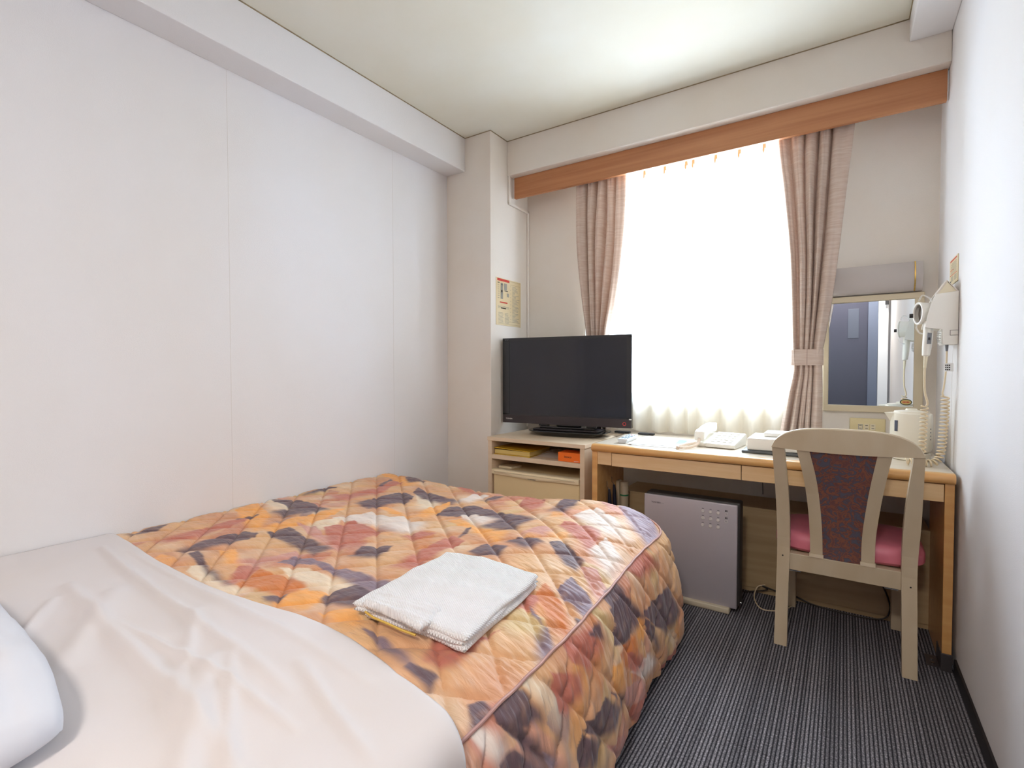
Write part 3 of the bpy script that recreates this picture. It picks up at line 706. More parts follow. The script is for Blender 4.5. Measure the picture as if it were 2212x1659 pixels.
bul = spline([0, .08, .2, .4, .7, 1], [.003, .017, .032, .050, .062, .057], V)[None, :]+0*Zs
cornerb = np.exp(-((arc-(.50+YE-RC-.5+.1))/.16)**2)[:, None]
bul = bul+cornerb*.025*Vg
fold = .005*np.sin(2*math.pi*Ag/.30+1.1*np.sin(Ag*5)+2.0)*Vg+.0035*np.sin(2*math.pi*Ag/.13+2.3)*Vg
pq = quilt(Zs*1.0, Ag)
ple = np.exp(-Vg/.16)*np.sin(2*math.pi*Ag/.0165+2.5*np.sin(Ag*41))*(.6+.5*np.sin(Ag*23+1))*.0034*np.clip(Vg/.03, 0, 1)
wr = .0030*pn(Ag*2.2, Zs*1.1, 44, 2)*np.clip(Vg/.1, 0, 1)+.003*np.sin(2*math.pi*Ag/.045+9*Zs+3*np.sin(Ag*13))*np.clip(.5+pn(Ag, Zs, 12, 5), 0, 1)*np.clip(Vg/.1, 0, 1)
off = bul+fold+pq*.013*np.clip(Vg/.06, 0, 1)*(1-.75*np.clip((Vg-.90)/.1, 0, 1))+ple+wr
P3 = np.stack([ol[:, 0][:, None]+nr[:, 0][:, None]*off, ol[:, 1][:, None]+nr[:, 1][:, None]*off, Zs], -1)
P3[..., 0] = np.maximum(P3[..., 0], -2.122)
sk = grid('skirt', P3, SPREAD, spread)
set_print(sk, paint(Ag-.02*(Vg > 5), Zs, SIDE_PRINT, 4.))
# piping between top and skirt
pp = [(ol[i, 0]+nr[i, 0]*.003, ol[i, 1]+nr[i, 1]*.003, zt[i]+.003+.0012*math.sin(arc[i]*60)) for i in range(0, len(ol), 2)]
b = MB(); b.tube(pp, .0036, 8); b.out('piping', PIPING, spread, True)

# white top sheet folded back over the spread
SX0 = -2.121
def ridge(x, y, x0, y0, x1, y1, wd, h):
    L2 = (x1-x0)**2+(y1-y0)**2; t = np.clip(((x-x0)*(x1-x0)+(y-y0)*(y1-y0))/L2, 0, 1)
    d = np.hypot(x-x0-t*(x1-x0), y-y0-t*(y1-y0)); return h*np.exp(-(d/wd)**2)*np.sin(np.clip(t*.9+.1, 0, 1)*math.pi)**.5
sh = thing('top_sheet', 'smooth white sheet folded back across the head half of the bed', 'sheet', (-1.3, .2, .45))
sarc = np.linspace(0, 1, 260); rows = np.linspace(0, 1, 150)
top_len = 1.56; side_len = .44; tot = top_len+side_len
A_ = sarc*tot
def sheet_profile(a, y):
    # a along the bed width then down the side
    r = .075; xt = SX0+a; xe = -.490-r
    ang = np.clip((a-(xe-SX0))/r, 0, math.pi/2*.93)
    over = np.maximum(a-(xe-SX0)-r*math.pi/2*.93, 0)
    x = np.where(a < xe-SX0, xt, xe+r*np.sin(ang)+over*math.cos(math.pi/2*.93))
    dz = np.where(a < xe-SX0, 0, -r*(1-np.cos(ang))-over*math.sin(math.pi/2*.93))
    return x, dz
Rg, Ag2 = np.meshgrid(rows, A_, indexing='ij')
yedge = spline([0, .30, .80, 1.1, 1.30, 1.42, 1.5, 1.56, 1.62, 1.72, 2.0], [.692, .672, .668, .682, .676, .664, .648, .636, .622, .612, .60], A_)
Yg2 = -.30+(yedge[None, :]+.30)*Rg**.8
xs_, dz_ = sheet_profile(Ag2, Yg2)
zb = np.where(xs_ < -.60, bed_z(np.clip(xs_, -2.12, -.60), np.maximum(Yg2, .5)), bed_z(np.full_like(xs_, -.60), np.maximum(Yg2, .5)))
zb = np.maximum(zb, .476)
z2 = np.maximum(zb+.022, .497)+dz_
e_ = (yedge[None, :]-Yg2)
z2 = z2-.010*np.exp(-e_/.012)
xf = xs_+0
top_w = np.clip((-.5-xs_)/.08, 0, 1)
z2 = z2+(ridge(xf, Yg2, -1.95, .60, -.78, .50, .013, .012)+ridge(xf, Yg2, -1.7, .45, -.62, .36, .017, .014)+ridge(xf, Yg2, -1.5, .62, -.66, .60, .012, .005)
         + ridge(xf, Yg2, -1.55, .50, -1.2, .30, .03, .014)+ridge(xf, Yg2, -1.0, .47, -.60, .22, .022, .014)+ridge(xf, Yg2, -1.25, .56, -.85, .34, .013, .009)+ridge(xf, Yg2, -.85, .56, -.55, .48, .012, .008)+ridge(xf, Yg2, -1.85, .64, -.95, .615, .007, .005)+ridge(xf, Yg2, -1.35, .44, -.70, .46, .009, .009)+ridge(xf, Yg2, -1.62, .40, -1.30, .22, .012, .010)+ridge(xf, Yg2, -.98, .50, -.66, .33, .010, .009)+.004*pn(xf, Yg2, 8, 1)+.0015*pn(xf, Yg2, 26, 3))*top_w
xs_ = xs_+(1-top_w)*(.010*np.sin(Yg2*17+1)+.006*np.sin(Yg2*41))*np.clip(-dz_/.1, 0, 1)
o = grid('cloth', np.stack([xs_, Yg2, z2], -1), SHEET, sh)
sm = o.modifiers.new('thickness', 'SOLIDIFY'); sm.thickness = .006; sm.offset = -1
# pillow
def cushion(name, m, parent, c, sx, sy, sz, rot=0, n=70, seed=1, power=2.6):
    u = np.linspace(-1, 1, n); U, Vv = np.meshgrid(u, u, indexing='ij')
    prof = (np.clip(1-np.abs(U)**power, 0, 1)*np.clip(1-np.abs(Vv)**power, 0, 1))**.30
    inx = 1-.07*(1-np.abs(U)**2)*0
    X = U*sx*(1-.07*np.abs(Vv)**5); Y = Vv*sy*(1-.10*np.abs(U)**5)
    wr = .014*pn(U*2, Vv*1.6, 2.6, seed)+.009*pn(U*3, Vv*3, 5, seed)
    Zt = sz*prof+wr*prof; Zb = -sz*.35*prof
    def R(X, Y, Z):
        ca, sa = math.cos(rot), math.sin(rot)
        return np.stack([c[0]+X*ca-Y*sa, c[1]+X*sa+Y*ca, c[2]+Z], -1)
    a = R(X, Y, Zt).reshape(-1, 3); bt = R(X, Y, Zb).reshape(-1, 3)
    idx = np.arange(n*n).reshape(n, n)
    f1 = np.stack([idx[:-1, :-1], idx[1:, :-1], idx[1:, 1:], idx[:-1, 1:]], -1).reshape(-1, 4); f2 = f1[:, ::-1]+n*n
    me = bpy.data.meshes.new(name); me.from_pydata(np.concatenate([a, bt]).tolist(), [], f1.tolist()+f2.tolist())
    bm = bmesh.new(); bm.from_mesh(me); bmesh.ops.remove_doubles(bm, verts=bm.verts, dist=.0005); bmesh.ops.recalc_face_normals(bm, faces=bm.faces); bm.to_mesh(me); bm.free()
    return link(name, me, m, parent, True)
pil = thing('pillow', 'white pillow at the head of the bed, cut by the lower left edge', 'pillow', (-1.20, .02, .50))
cushion('cover', PILLOWM, pil, (-1.335, .03, .545), .425, .245, .098, rot=math.radians(-2))
b = MB(); b.tube([(-.925, .20, .55), (-.918, .1, .545), (-.918, 0, .545), (-.925, -.12, .545)], .003, 6); b.out('hem_seam', PILLOWM, pil, True)

# folded waffle robe
rb = thing('folded_robe', 'folded white waffle cotton robe lying on the bedspread', 'robe', (-.80, .93, .5))
RC4 = np.array([(-.925, .735), (-.955, 1.10), (-.672, 1.145), (-.637, .788)])   # near-left, far-left, far-right, near-right
def slab(name, m, c4, z0, z1, bow=.0, n=60, rr=.010, seed=0, wave=.003):
    u = np.linspace(0, 1, n); U, Vv = np.meshgrid(u, u, indexing='ij')
    Q = (c4[0][None, None]*((1-U)*(1-Vv))[..., None]+c4[3][None, None]*(U*(1-Vv))[..., None]+c4[2][None, None]*(U*Vv)[..., None]+c4[1][None, None]*((1-U)*Vv)[..., None])
    ed = np.minimum(np.minimum(U, 1-U), np.minimum(Vv, 1-Vv))*.32
    k = np.clip(ed/rr, 0, 1); rd = np.sqrt(np.clip(1-(1-k)**2, 0, 1))
    bz = np.clip(bed_z(Q[..., 0], Q[..., 1]), .47, .6)
    nz = wave*pn(U*3, Vv*3, 3.4, seed)+bow*np.sin(U*math.pi)*np.sin(Vv*math.pi)
    mid = (z0+z1)/2; Zt = bz+mid+(z1-mid+nz)*rd; Zb = bz+mid-(mid-z0)*rd
    Q2 = Q+0.0
    Q2[..., 0] += .004*np.sin(Vv*9+seed)*(1-k); Q2[..., 1] += .004*np.sin(U*8+seed)*(1-k)
    a = np.concatenate([Q2, Zt[..., None]], -1).reshape(-1, 3); bt = np.concatenate([Q2, Zb[..., None]], -1).reshape(-1, 3)
    idx = np.arange(n*n).reshape(n, n); f1 = np.stack([idx[:-1, :-1], idx[1:, :-1], idx[1:, 1:], idx[:-1, 1:]], -1).reshape(-1, 4)
    me = bpy.data.meshes.new(name); me.from_pydata(np.concatenate([a, bt]).tolist(), [], f1.tolist()+(f1[:, ::-1]+n*n).tolist())
    bm = bmesh.new(); bm.from_mesh(me); bmesh.ops.remove_doubles(bm, verts=bm.verts, dist=.0004); bmesh.ops.recalc_face_normals(bm, faces=bm.faces); bm.to_mesh(me); bm.free()
    return link(name, me, m, rb, True)
lo = RC4.copy(); lo[0] += (.028, .012); lo[3] += (-.004, .004)
slab('lower_fold', WAFFLE, lo, .010, .028, seed=2)
slab('middle_fold', WAFFLE, RC4*1.0+np.array([(.012, .006), (.004, -.004), (-.004, -.004), (-.002, .002)]), .024, .038, seed=5)
slab('upper_fold', WAFFLE, RC4, .034, .050, bow=.004, seed=1, wave=.005)
b = MB(); fp = [(-.885, .748), (-.85, .741), (-.81, .743), (-.77, .745), (-.735, .752)]
b.tube([(x, y-.003, float(bed_z(np.array(x), np.array(y)))+.030) for x, y in fp], .0025, 6); b.out('yellow_edging', mat('yellow_edging', (212, 176, 84), .7), rb, True)
cf = np.array([(-.885, .742), (-.892, .80), (-.735, .83), (-.715, .748)]); slab('cuff', WAFFLE, cf, .040, .060, seed=4, rr=.014, n=40)

# ------------------------------------------------------------------ cabinet, fridge, shelf items
cab = thing('television_cabinet', 'beige laminate cabinet under the television with open shelf and fridge bay', 'cabinet', (-1.417, 2.62, 0))
b = MB(); b.box((-1.728, 2.353, .660), (-1.106, 2.884, .682), .0015); b.out('top', CAB, cab)
for x in (-1.724, -1.136): b = MB(); b.box((x, 2.356, 0), (x+.026, 2.88, .660), .001); b.out('side_panel', CAB, cab)
b = MB(); b.box((-1.698, 2.358, .556), (-1.136, 2.868, .581), .001); b.out('shelf', CAB, cab)
b = MB(); b.box((-1.698, 2.868, .04), (-1.136, 2.88, .660)); b.out('back_panel', PANEL, cab)
fr_ = thing('mini_fridge', 'small cream refrigerator inside the cabinet bay', 'refrigerator', (-1.418, 2.6, 0))
b = MB(); b.box((-1.690, 2.41, .012), (-1.142, 2.84, .492), .006); b.out('body', FRIDGE, fr_)
b = MB(); b.box((-1.692, 2.364, .03), (-1.142, 2.406, .474), .008, 3); dr_ = b.out('door', FRIDGE, fr_, True)
# wavy handle strip
ring = []
xs0, xs1 = -1.696, -1.140
pts = [(xs0, .497), (xs1, .497)]+[(x, .466-.000-.008*math.exp(-((x+1.418)/.11)**2)+.004) for x in np.linspace(xs1, xs0, 30)]
b = MB(); b.prism([(x, z) for x, z in pts], 1, 2.350, 2.408, .005, 2); b.out('handle_strip', FRIDGEB, dr_, True)
b = MB(); lip = [(xs0+.02, .489), (xs1-.03, .489)]+[(x, .484-.013*math.exp(-((x+1.418)/.15)**4)) for x in np.linspace(xs1-.02, xs0+.02, 30)]
b.prism(lip, 1, 2.3435, 2.351, .003); b.out('handle_lip', FRIDGEB, dr_, True)
text('TOSHIBA', .012, Vector((-1.452, 2.3488, .4635)), RX, INK, dr_, 'lettering', 1.1)
b = MB(); b.prism([(-1.690, 2.415), (-1.60, 2.415), (-1.585, 2.50), (-1.690, 2.50)], 2, .494, .506, .002); b.out('hinge_cover', FRIDGEB, fr_)
for x in (-1.66, -1.17):
    b = MB(); b.cyl((x, 2.45, 0), (x, 2.45, .012), .015); b.out('foot', DARK, fr_)
bk = thing('directory_book', 'thick yellow-covered directory lying on the cabinet shelf at left', 'book', (-1.57, 2.5, .581))
b = MB(); b.box((-1.690, 2.375, .5845), (-1.452, 2.60, .610), .002); b.out('page_block', PAGES, bk)
b = MB(); b.sweep([[(x, y, z+dz) for y, dz in ((2.372, 0), (2.602, 0), (2.602, .0035), (2.372, .0035))] for x, z in ((-1.694, .617), (-1.64, .6165), (-1.58, .6145), (-1.52, .6125), (-1.448, .6100))]); b.out('front_cover', YELLOWC, bk)
b = MB(); b.box((-1.692, 2.372, .5812), (-1.450, 2.602, .5842)); b.out('back_cover', YELLOWC, bk)
bx = thing('tissue_box', 'small orange cardboard box on the right of the cabinet shelf', 'box', (-1.207, 2.42, .581))
b = MB(); b.box((-1.272, 2.372, .5815), (-1.140, 2.47, .6295), .0012); b.out('carton', ORANGE, bx)
text('ittoco', .017, Vector((-1.236, 2.3715, .602)), RX, INK, bx, 'lettering', 1.05)
b = MB()
for k in range(10): b.box((-1.178+k*.0028, 2.3714, .5865), (-1.1765+k*.0028, 2.372, .589))
b.out('small_print', PAPER, bx)
cl_ = thing('plastic_bag', 'crumpled clear plastic wrap lying on the cabinet shelf behind the book', 'bag', (-1.40, 2.55, .582))
gx, gy = np.meshgrid(np.linspace(0, 1, 16), np.linspace(0, 1, 14), indexing='ij'); rr_ = np.random.RandomState(4)
gz = .583+.030*np.sin(gx*math.pi)**.6*np.sin(gy*math.pi)**.6*(.55+.6*rr_.rand(16, 14))
grid('film', np.stack([-1.445+gx*.13, 2.42+gy*.24, gz], -1), CLEAR, cl_)

# ------------------------------------------------------------------ television
TVM = Matrix.Translation((-1.367, 2.613, .745)) @ Matrix.Rotation(math.radians(6.69), 4, 'Z')
tv = thing('television', 'black flat television on a low swivel stand on the cabinet', 'television', (-1.367, 2.65, .682))
b = MB(); b.box((-.399, 0, 0), (.399, .038, .518), .004); b.out('casing', BLACK, tv, False, TVM)
b = MB(); b.box((-.31, .038, .06), (.31, .075, .44), .02, 3); b.out('rear_housing', DARK, tv, True, TVM)
b = MB(); b.box((-.397, -.004, .001), (.397, .0005, .050), .0015); b.out('lower_bezel', TVBEZ, tv, False, TVM)
b = MB(); b.box((-.352, -.0012, .058), (.368, .0002, .500)); b.out('screen', SCREEN, tv, False, TVM)
b = MB(); b.box((-.399, -.0016, .050), (.399, .0002, .0575)); b.box((-.399, -.0016, .501), (.399, .0002, .518)); b.box((-.399, -.0016, .050), (-.354, .0002, .51)); b.box((.370, -.0016, .05), (.399, .0002, .51)); b.out('screen_border', BLACK, tv, False, TVM)
o = text('TOSHIBA', .011, Vector((-.376, -.0046, .022)), RX, WHITEP, tv, 'lettering', 1.0); o.data.transform(TVM)
o = text('REGZA', .009, Vector((-.385, -.0022, .505)), RX, GREYP, tv, 'lettering', 1.0); o.data.transform(TVM)
b = MB(); b.tube([(.360+.0085*math.cos(a), -.0046, .024+.0085*math.sin(a)) for a in np.linspace(0, 2*math.pi, 25)], .0016, 6); b.out('power_ring', mat('power_ring_red', (210, 60, 60), .4), tv, True, TVM)
b = MB(); b.box((.386, -.006, .047), (.398, .002, .053), .001); b.out('status_light', WHITEP, tv, False, TVM)
SM = Matrix.Translation((-1.36, 2.675, .682)) @ Matrix.Rotation(math.radians(6.69), 4, 'Z')
def ell(a, c, n=48, p=3.2): return [(a*abs(math.cos(t))**(2/p)*(1 if math.cos(t) >= 0 else -1), c*abs(math.sin(t))**(2/p)*(1 if math.sin(t) >= 0 else -1)) for t in [2*math.pi*k/n for k in range(n)]]
b = MB(); b.sweep([[(x, y, z) for x, y in ell(a, c)] for a, c, z in ((.16, .105, .0), (.19, .118, .006), (.245, .135, .026), (.243, .133, .030))]); b.out('stand_base', BLACK, tv, True, SM)
b = MB(); b.box((-.20, -.085, .030), (.20, .085, .040), .004); b.out('stand_plate', TVBEZ, tv, False, SM)
b = MB(); b.box((-.17, -.05, .040), (.17, .05, .052), .004); b.out('swivel_plate', BLACK, tv, False, SM)
for s in (-1, 1): b = MB(); b.prism([(s*.15-.03, .052), (s*.15+.03, .052), (s*.15+.022, .085), (s*.15-.022, .085)], 1, -.045, -.01, .003); b.out('neck_foot', BLACK, tv, False, SM)
b = MB(); b.box((-.07, -.03, .052), (.07, .02, .12), .004); b.out('neck', BLACK, tv, False, SM)

# ------------------------------------------------------------------ desk
dk = thing('desk', 'long light oak writing desk beneath the window', 'desk', (-.35, 2.55, 0))
def bull(y0, y1, z0, z1, n=8):
    r = (z1-z0)/2; zc = (z0+z1)/2
    return [(y1, z0), (y1, z1)]+[(y0+r-r*math.sin(math.pi*k/n), zc+r*math.cos(math.pi*k/n)) for k in range(n+1)]
b = MB(); b.box((-1.040, 2.320, .664), (.327, 2.872, .700)); b.out('top', OAKTOP, dk)
b = MB(); b.prism(bull(2.282, 2.320, .664, .700), 0, -1.040, .327); b.out('front_edge', OAKEDGE, dk, True)
b = MB(); b.box((-1.044, 2.304, 0), (-1.016, 2.66, .664), .0015); b.out('side_panel', OAKEDGE, dk)
b = MB(); b.box((.300, 2.304, .0), (.327, 2.66, .664), .0015); b.out('side_panel', OAKEDGE, dk)
b = MB(); b.box((-1.0155, 2.306, .600), (-.9435, 2.324, .6635), .001); b.out('fixed_rail', OAK, dk)
for x0, x1 in ((-.9405, -.3605), (-.3575, .298)):
    b = MB(); b.box((x0, 2.304, .598), (x1, 2.322, .661), .0015); d = b.out('drawer', OAK, dk)
    q = MB(); q.box((x0+.02, 2.322, .606), (x1-.02, 2.60, .612)).box((x0+.02, 2.322, .606), (x0+.032, 2.60, .65)).box((x1-.032, 2.322, .606), (x1-.02, 2.60, .65)); q.out('drawer_box', PANEL, d)
b = MB(); b.box((-1.016, 2.63, .022), (.300, 2.648, .398), .0015).box((-1.016, 2.638, 0), (.300, 2.648, .022)); b.out('back_panel', PANEL, dk)
b = MB(); b.box((-1.016, 2.63, .398), (.300, 2.88, .408), .001); b.out('panel_ledge', PANEL, dk)
b = MB(); b.box((.297, 2.299, 0), (.329, 2.40, .062), .001).box((.262, 2.315, .0), (.297, 2.40, .004)); b.out('foot_bracket', mat('foot_bracket_metal', (92, 86, 88), .35, metal=.6), dk)
for y in (2.335, 2.365): b = MB(); b.cyl((.280, y, .004), (.280, y, .007), .005, n=12); b.out('screw', STEEL, dk, True)

# ------------------------------------------------------------------ chair
ch = thing('chair', 'putty painted wooden chair with patterned back panel and pink seat tucked under the desk', 'chair', (0, 2.35, 0))
def leg_y(z): return float(spline([0, .2, .4, .6, .78], [2.175, 2.212, 2.235, 2.200, 2.140], z))
def rleg(zx, name='leg'):
    secs = []
    for z in np.linspace(0, .772, 22):
        xo = float(spline([q[0] for q in zx], [q[1] for q in zx], z)); xi = float(spline([q[0] for q in zx], [q[2] for q in zx], z)); y = leg_y(z)
        secs.append([(xo, y, z), (xi, y, z), (xi, y+.034, z), (xo, y+.034, z)])
    b = MB(); b.sweep(secs); return b.out(name, CHAIRW, ch)
rleg([(0, -.216, -.172), (.2, -.2145, -.172), (.36, -.214, -.170), (.52, -.217, -.172), (.772, -.227, -.186)])
rleg([(0, .180, .2225), (.2, .179, .2225), (.36, .178, .2225), (.52, .181, .229), (.772, .199, .229)])
for x in (-.205, .172): b = MB(); b.prism([(2.56, 0), (2.595, 0), (2.60, .36), (2.55, .36)], 0, x, x+.036, .003); b.out('leg', CHAIRW, ch)
# crest rail, arched on top, slightly bowed in plan
def arch(x): 
    t = abs(x)/.229; return .771+.083*(max(0, 1-t**3.2))**.55
secs = []
for x in np.linspace(-.229, .229, 40):
    zt_ = arch(x); y = 2.140-.010*(1-(x/.229)**2); zl = .7715-.008*(1-(x/.229)**2); yy = y-(zt_-.77)*.20
    zt_ = max(zt_, zl+.004)
    secs.append([(x, y, zl), (x, yy+.003, zt_-.004), (x, yy+.007, zt_), (x, yy+.028, zt_), (x, yy+.032, zt_-.004), (x, y+.034, zl)])
b = MB(); b.sweep(secs); b.out('crest_rail', CHAIRW, ch, True)
b = MB(); b.box((-.171, 2.236, .281), (.179, 2.262, .346), .002); b.out('back_rail', CHAIRW, ch)
def strip(xs, zz, w, name, m, y_off, dep):
    secs = []
    for z in np.linspace(.347, .768, 18):
        xl = float(spline(zz, xs, z)); y = leg_y(z)+.004+y_off-.010*max(0, (z-.6)/.17)
        ww = w if not callable(w) else w(z)
        secs.append([(xl, y, z), (xl+ww, y, z), (xl+ww, y+dep, z), (xl, y+dep, z)])
    b = MB(); b.sweep(secs); return b.out(name, m, ch)
ZZ = [.347, .45, .56, .66, .768]
LX = [-.101, -.104, -.112, -.124, -.145]; RXX = [.060, .062, .072, .084, .100]
strip(LX, ZZ, .041, 'back_upright', CHAIRW, 0, .024)
strip(RXX, ZZ, .041, 'back_upright', CHAIRW, 0, .024)
for s, x in ((-1, -.103), (1, .058)): b = MB(); b.prism([(2.232, .346), (2.262, .346), (2.256, .358), (2.236, .358)], 0, x-.001, x+.046, .001); b.out('upright_shoe', CHAIRW, ch)
lx = lambda z: float(spline(ZZ, LX, z))+.0405; rx = lambda z: float(spline(ZZ, RXX, z))+.0005
secs = []
for z in np.linspace(.347, .768, 18):
    y = leg_y(z)+.007-.010*max(0, (z-.6)/.17); a, c = lx(z), rx(z); k = 10
    ring = [(a+(c-a)*i/k, y-.004*math.sin(math.pi*i/k), z) for i in range(k+1)]+[(a+(c-a)*i/k, y+.016, z) for i in range(k, -1, -1)]
    secs.append(ring)
b = MB(); b.sweep(secs); b.out('back_panel', BROC, ch, True)
b = MB()
secs = []
for z, k in ((.353, .90), (.357, .955), (.368, 1.0), (.395, 1.0), (.412, .975), (.421, .93), (.426, .84), (.428, .6), (.429, .3)):
    ring = [(.014+.246*k*x, 2.452+.186*k*y, z-.008) for x, y in ell(1, 1, 44, 4.2)]
    secs.append(ring)
b.sweep(secs); b.out('seat', PINK, ch, True)
b = MB(); b.box((-.19, 2.262, .282), (.20, 2.285, .343)).box((-.205, 2.285, .30), (-.180, 2.60, .343)).box((.188, 2.285, .30), (.212, 2.60, .343)).box((-.18, 2.575, .30), (.188, 2.598, .343)); b.out('seat_frame', CHAIRW, ch)
for x in (-.172, .130): b = MB(); b.box((x, 2.238, .2765), (x+.040, 2.27, .2805)); b.out('corner_bracket', STEEL, ch)
for x, z in ((-.194, .333), (.204, .30)): b = MB(); b.cyl((x, leg_y(z)-.0005, z), (x, leg_y(z)+.004, z), .0028, n=12); b.out('screw_hole', DARK, ch)

# ------------------------------------------------------------------ air purifier
ap = thing('air_purifier', 'flat silver air purifier standing on the carpet under the desk', 'air purifier', (-.58, 2.38, 0))
b = MB(); b.box((-.790, 2.340, .022), (-.378, 2.356, .478), .005, 3); fp_ = b.out('front_panel', SILVER, ap, True)
b = MB(); b.box((-.785, 2.3565, .03), (-.368, 2.425, .486), .008, 3); b.out('body', PBODY, ap, True)
b = MB(); b.box((-.76, 2.322, 0), (-.405, 2.46, .026), .006, 3); b.out('base', PBASE, ap, True)
for i, x in enumerate((-.521, -.4885, -.456)):
    for z in (.434, .4025, .371):
        b = MB(); b.lathe([(.0072, 0), (.0078, .002), (.0060, .004), (.0025, .0046)], (0, 0, 0), 20); b.out('button', BUTTON, fp_, True, Matrix.Translation((x, 2.3405, z)) @ RX)
        b = MB(); b.box((x-.004, 2.3394, z+.0105), (x-.0005, 2.3402, z+.0125)).box((x+.0005, 2.3394, z+.0105), (x+.004, 2.3402, z+.0125)); b.out('button_mark', INK, fp_)
for z in (.434, .4025):
    b = MB(); b.tube([(-.423+.0052*math.cos(a), 2.3395, z+.0062*math.sin(a)) for a in np.linspace(0, 2*math.pi, 21)], .0015, 6); b.out('indicator_ring', BUTTON, fp_, True)
    b = MB(); b.box((-.427, 2.3394, z+.010), (-.423, 2.3402, z+.018)).box((-.4215, 2.3394, z+.010), (-.419, 2.3402, z+.018)); b.out('button_mark', INK, fp_)
text('TOSHIBA', .0105, Vector((-.7555, 2.3396, .4395)), RX, INK, fp_, 'lettering', 1.05)
text('CAF', .005, Vector((-.708, 2.3396, .441)), RX, GREYP, fp_, 'lettering', 1.3)
b = MB(); b.tube([(-.455, 2.3398, .035), (-.440, 2.3398, .060)], .0006, 5); b.out('scratch', PBASE, fp_)
b = MB(); b.cyl((-.368, 2.37, .045), (-.362, 2.37, .045), .006); b.out('side_catch', STEEL, ap, True)

# ------------------------------------------------------------------ things under the desk
for x, y, z0, z1, lab in ((-1.005, 2.405, .18, .470, 'dark blue shoe brush hanging nearest the front inside the desk'), (-1.005, 2.47, .17, .482, 'dark blue clothes brush hanging beside the beige torch inside the desk')):
    t = thing('hanging_brush', lab, 'brush', (x, y, z0))
    b = MB(); b.tube([(x+.012, y, z0), (x+.017, y, z0+.05), (x+.016, y, z0+.14), (x+.012, y, z1-.045), (x+.010, y, z1-.012)], [.010, .016, .014, .009, .006], 10); b.out('handle', NAVY, t, True)
    b = MB(); b.tube([(x+.010, y, z1-.014), (x+.006, y, z1-.006), (x-.002, y, z1), (x-.002, y, z1+.028)], .0018, 6); b.out('hook', STEEL, t, True)
t = thing('wall_torch', 'beige cylindrical torch with green ring in a bracket inside the desk', 'torch', (-.99, 2.565, .2))
b = MB(); b.lathe([(.020, 0), (.022, .01), (.022, .262), (.020, .270)], (-.975, 2.565, .200)); b.out('barrel', TORCH, t, True)
b = MB(); b.lathe([(.0225, 0), (.0232, .002), (.0232, .006), (.0225, .008)], (-.975, 2.565, .396)); b.out('green_ring', GREEN, t, True)
b = MB(); b.lathe([(.0228, 0), (.0235, .002), (.0235, .022), (.0228, .024)], (-.975, 2.565, .447)); b.out('cap', TORCH, t, True)
b = MB(); b.box((-1.015, 2.545, .22), (-.996, 2.585, .475), .003); b.out('bracket', TORCH, t)
t = thing('power_cable', 'dark cable running along the floor behind the chair legs', 'cable', (0, 2.6, 0))
b = MB(); b.tube(curve_pts([(.148, 2.622, .150), (.165, 2.618, .105), (.172, 2.61, .06), (.150, 2.60, .02), (.07, 2.60, .006), (-.05, 2.61, .005), (-.12, 2.615, .012), (-.19, 2.622, .030), (-.25, 2.62, .032), (-.31, 2.615, .045), (-.29, 2.62, .03), (-.36, 2.60, .012), (-.45, 2.56, .005)], 90), .0032, 8); b.out('lead', CABLE, t, True)
t = thing('thin_cable', 'thin beige cable looping on the carpet beside the air purifier', 'cable', (-.25, 2.55, 0))
b = MB(); b.tube(curve_pts([(-.30, 2.622, .05), (-.330, 2.60, .04), (-.335, 2.54, .012), (-.30, 2.46, .004), (-.25, 2.46, .004), (-.20, 2.52, .004), (-.17, 2.60, .004)], 60), .0026, 8); b.out('lead', COIL, t, True)
t = thing('wall_wire', 'thin wire running up the wall below the desk top', 'wire', (-.33, 2.885, .42))
b = MB(); b.tube([(-.345, 2.886, .42), (-.347, 2.886, .5), (-.352, 2.886, .65)], .0018, 6); b.out('lead', CABLE, t, True)

# ------------------------------------------------------------------ desk-top items
def quadp(name, m, q, z0, z1, parent, bev=0):
    b = MB(); b.prism(q, 2, z0, z1, bev); return b.out(name, m, parent)
t = thing('remote_control', 'pale grey remote control at the left end of the desk', 'remote control', (-.93, 2.5, .70))
RM = Matrix.Translation((-.915, 2.385, .7005)) @ Matrix.Rotation(math.radians(5), 4, 'Z')
b = MB(); b.prism([(-.020, 0), (.014, 0), (.022, .020), (.020, .0225), (-.026, .0225), (-.028, .020)], 1, 0, .205, .002, 1); b.out('case', mat('remote_plastic', (202, 204, 206), .4), t, False, RM)
BT = mat('remote_buttons', (90, 132, 150), .5)
for i in range(3):
    for j in range(7):
        b = MB(); b.box((-.019+i*.014, .035+j*.021, .0224), (-.010+i*.014, .045+j*.021, .0245), .0008, 1); b.out('button', RED if (j == 6 and i == 1) else (WHITEP if j % 3 == 2 else BT), t, False, RM)
for nm, lab, q, z, m in (('printed_sheet', 'upper of the two white printed sheets beside the remote control', [(-.885, 2.362), (-.694, 2.408), (-.722, 2.700), (-.898, 2.700)], .7035, PAPER),
                         ('printed_sheet', 'lower white sheet sticking out under the printed sheet beside the telephone', [(-.86, 2.352), (-.612, 2.375), (-.655, 2.700), (-.87, 2.69)], .7005, PAPER)):
    t = thing(nm, lab, 'paper', (q[0][0], q[0][1], z)); quadp('sheet', m, q, z, z+.0022, t)
    if z > .703:
        b = MB()
        for k in range(5): b.box((-.85+.01*k, 2.655-k*.05, z+.0023), (-.76-.008*(k % 2), 2.660-k*.05, z+.0026))
        b.out('print', GREYINK, t)
    else:
        quadp('blue_picture', BLUEP, [(-.690, 2.50), (-.652, 2.51), (-.668, 2.655), (-.712, 2.650)], z+.0023, z+.0027, t)
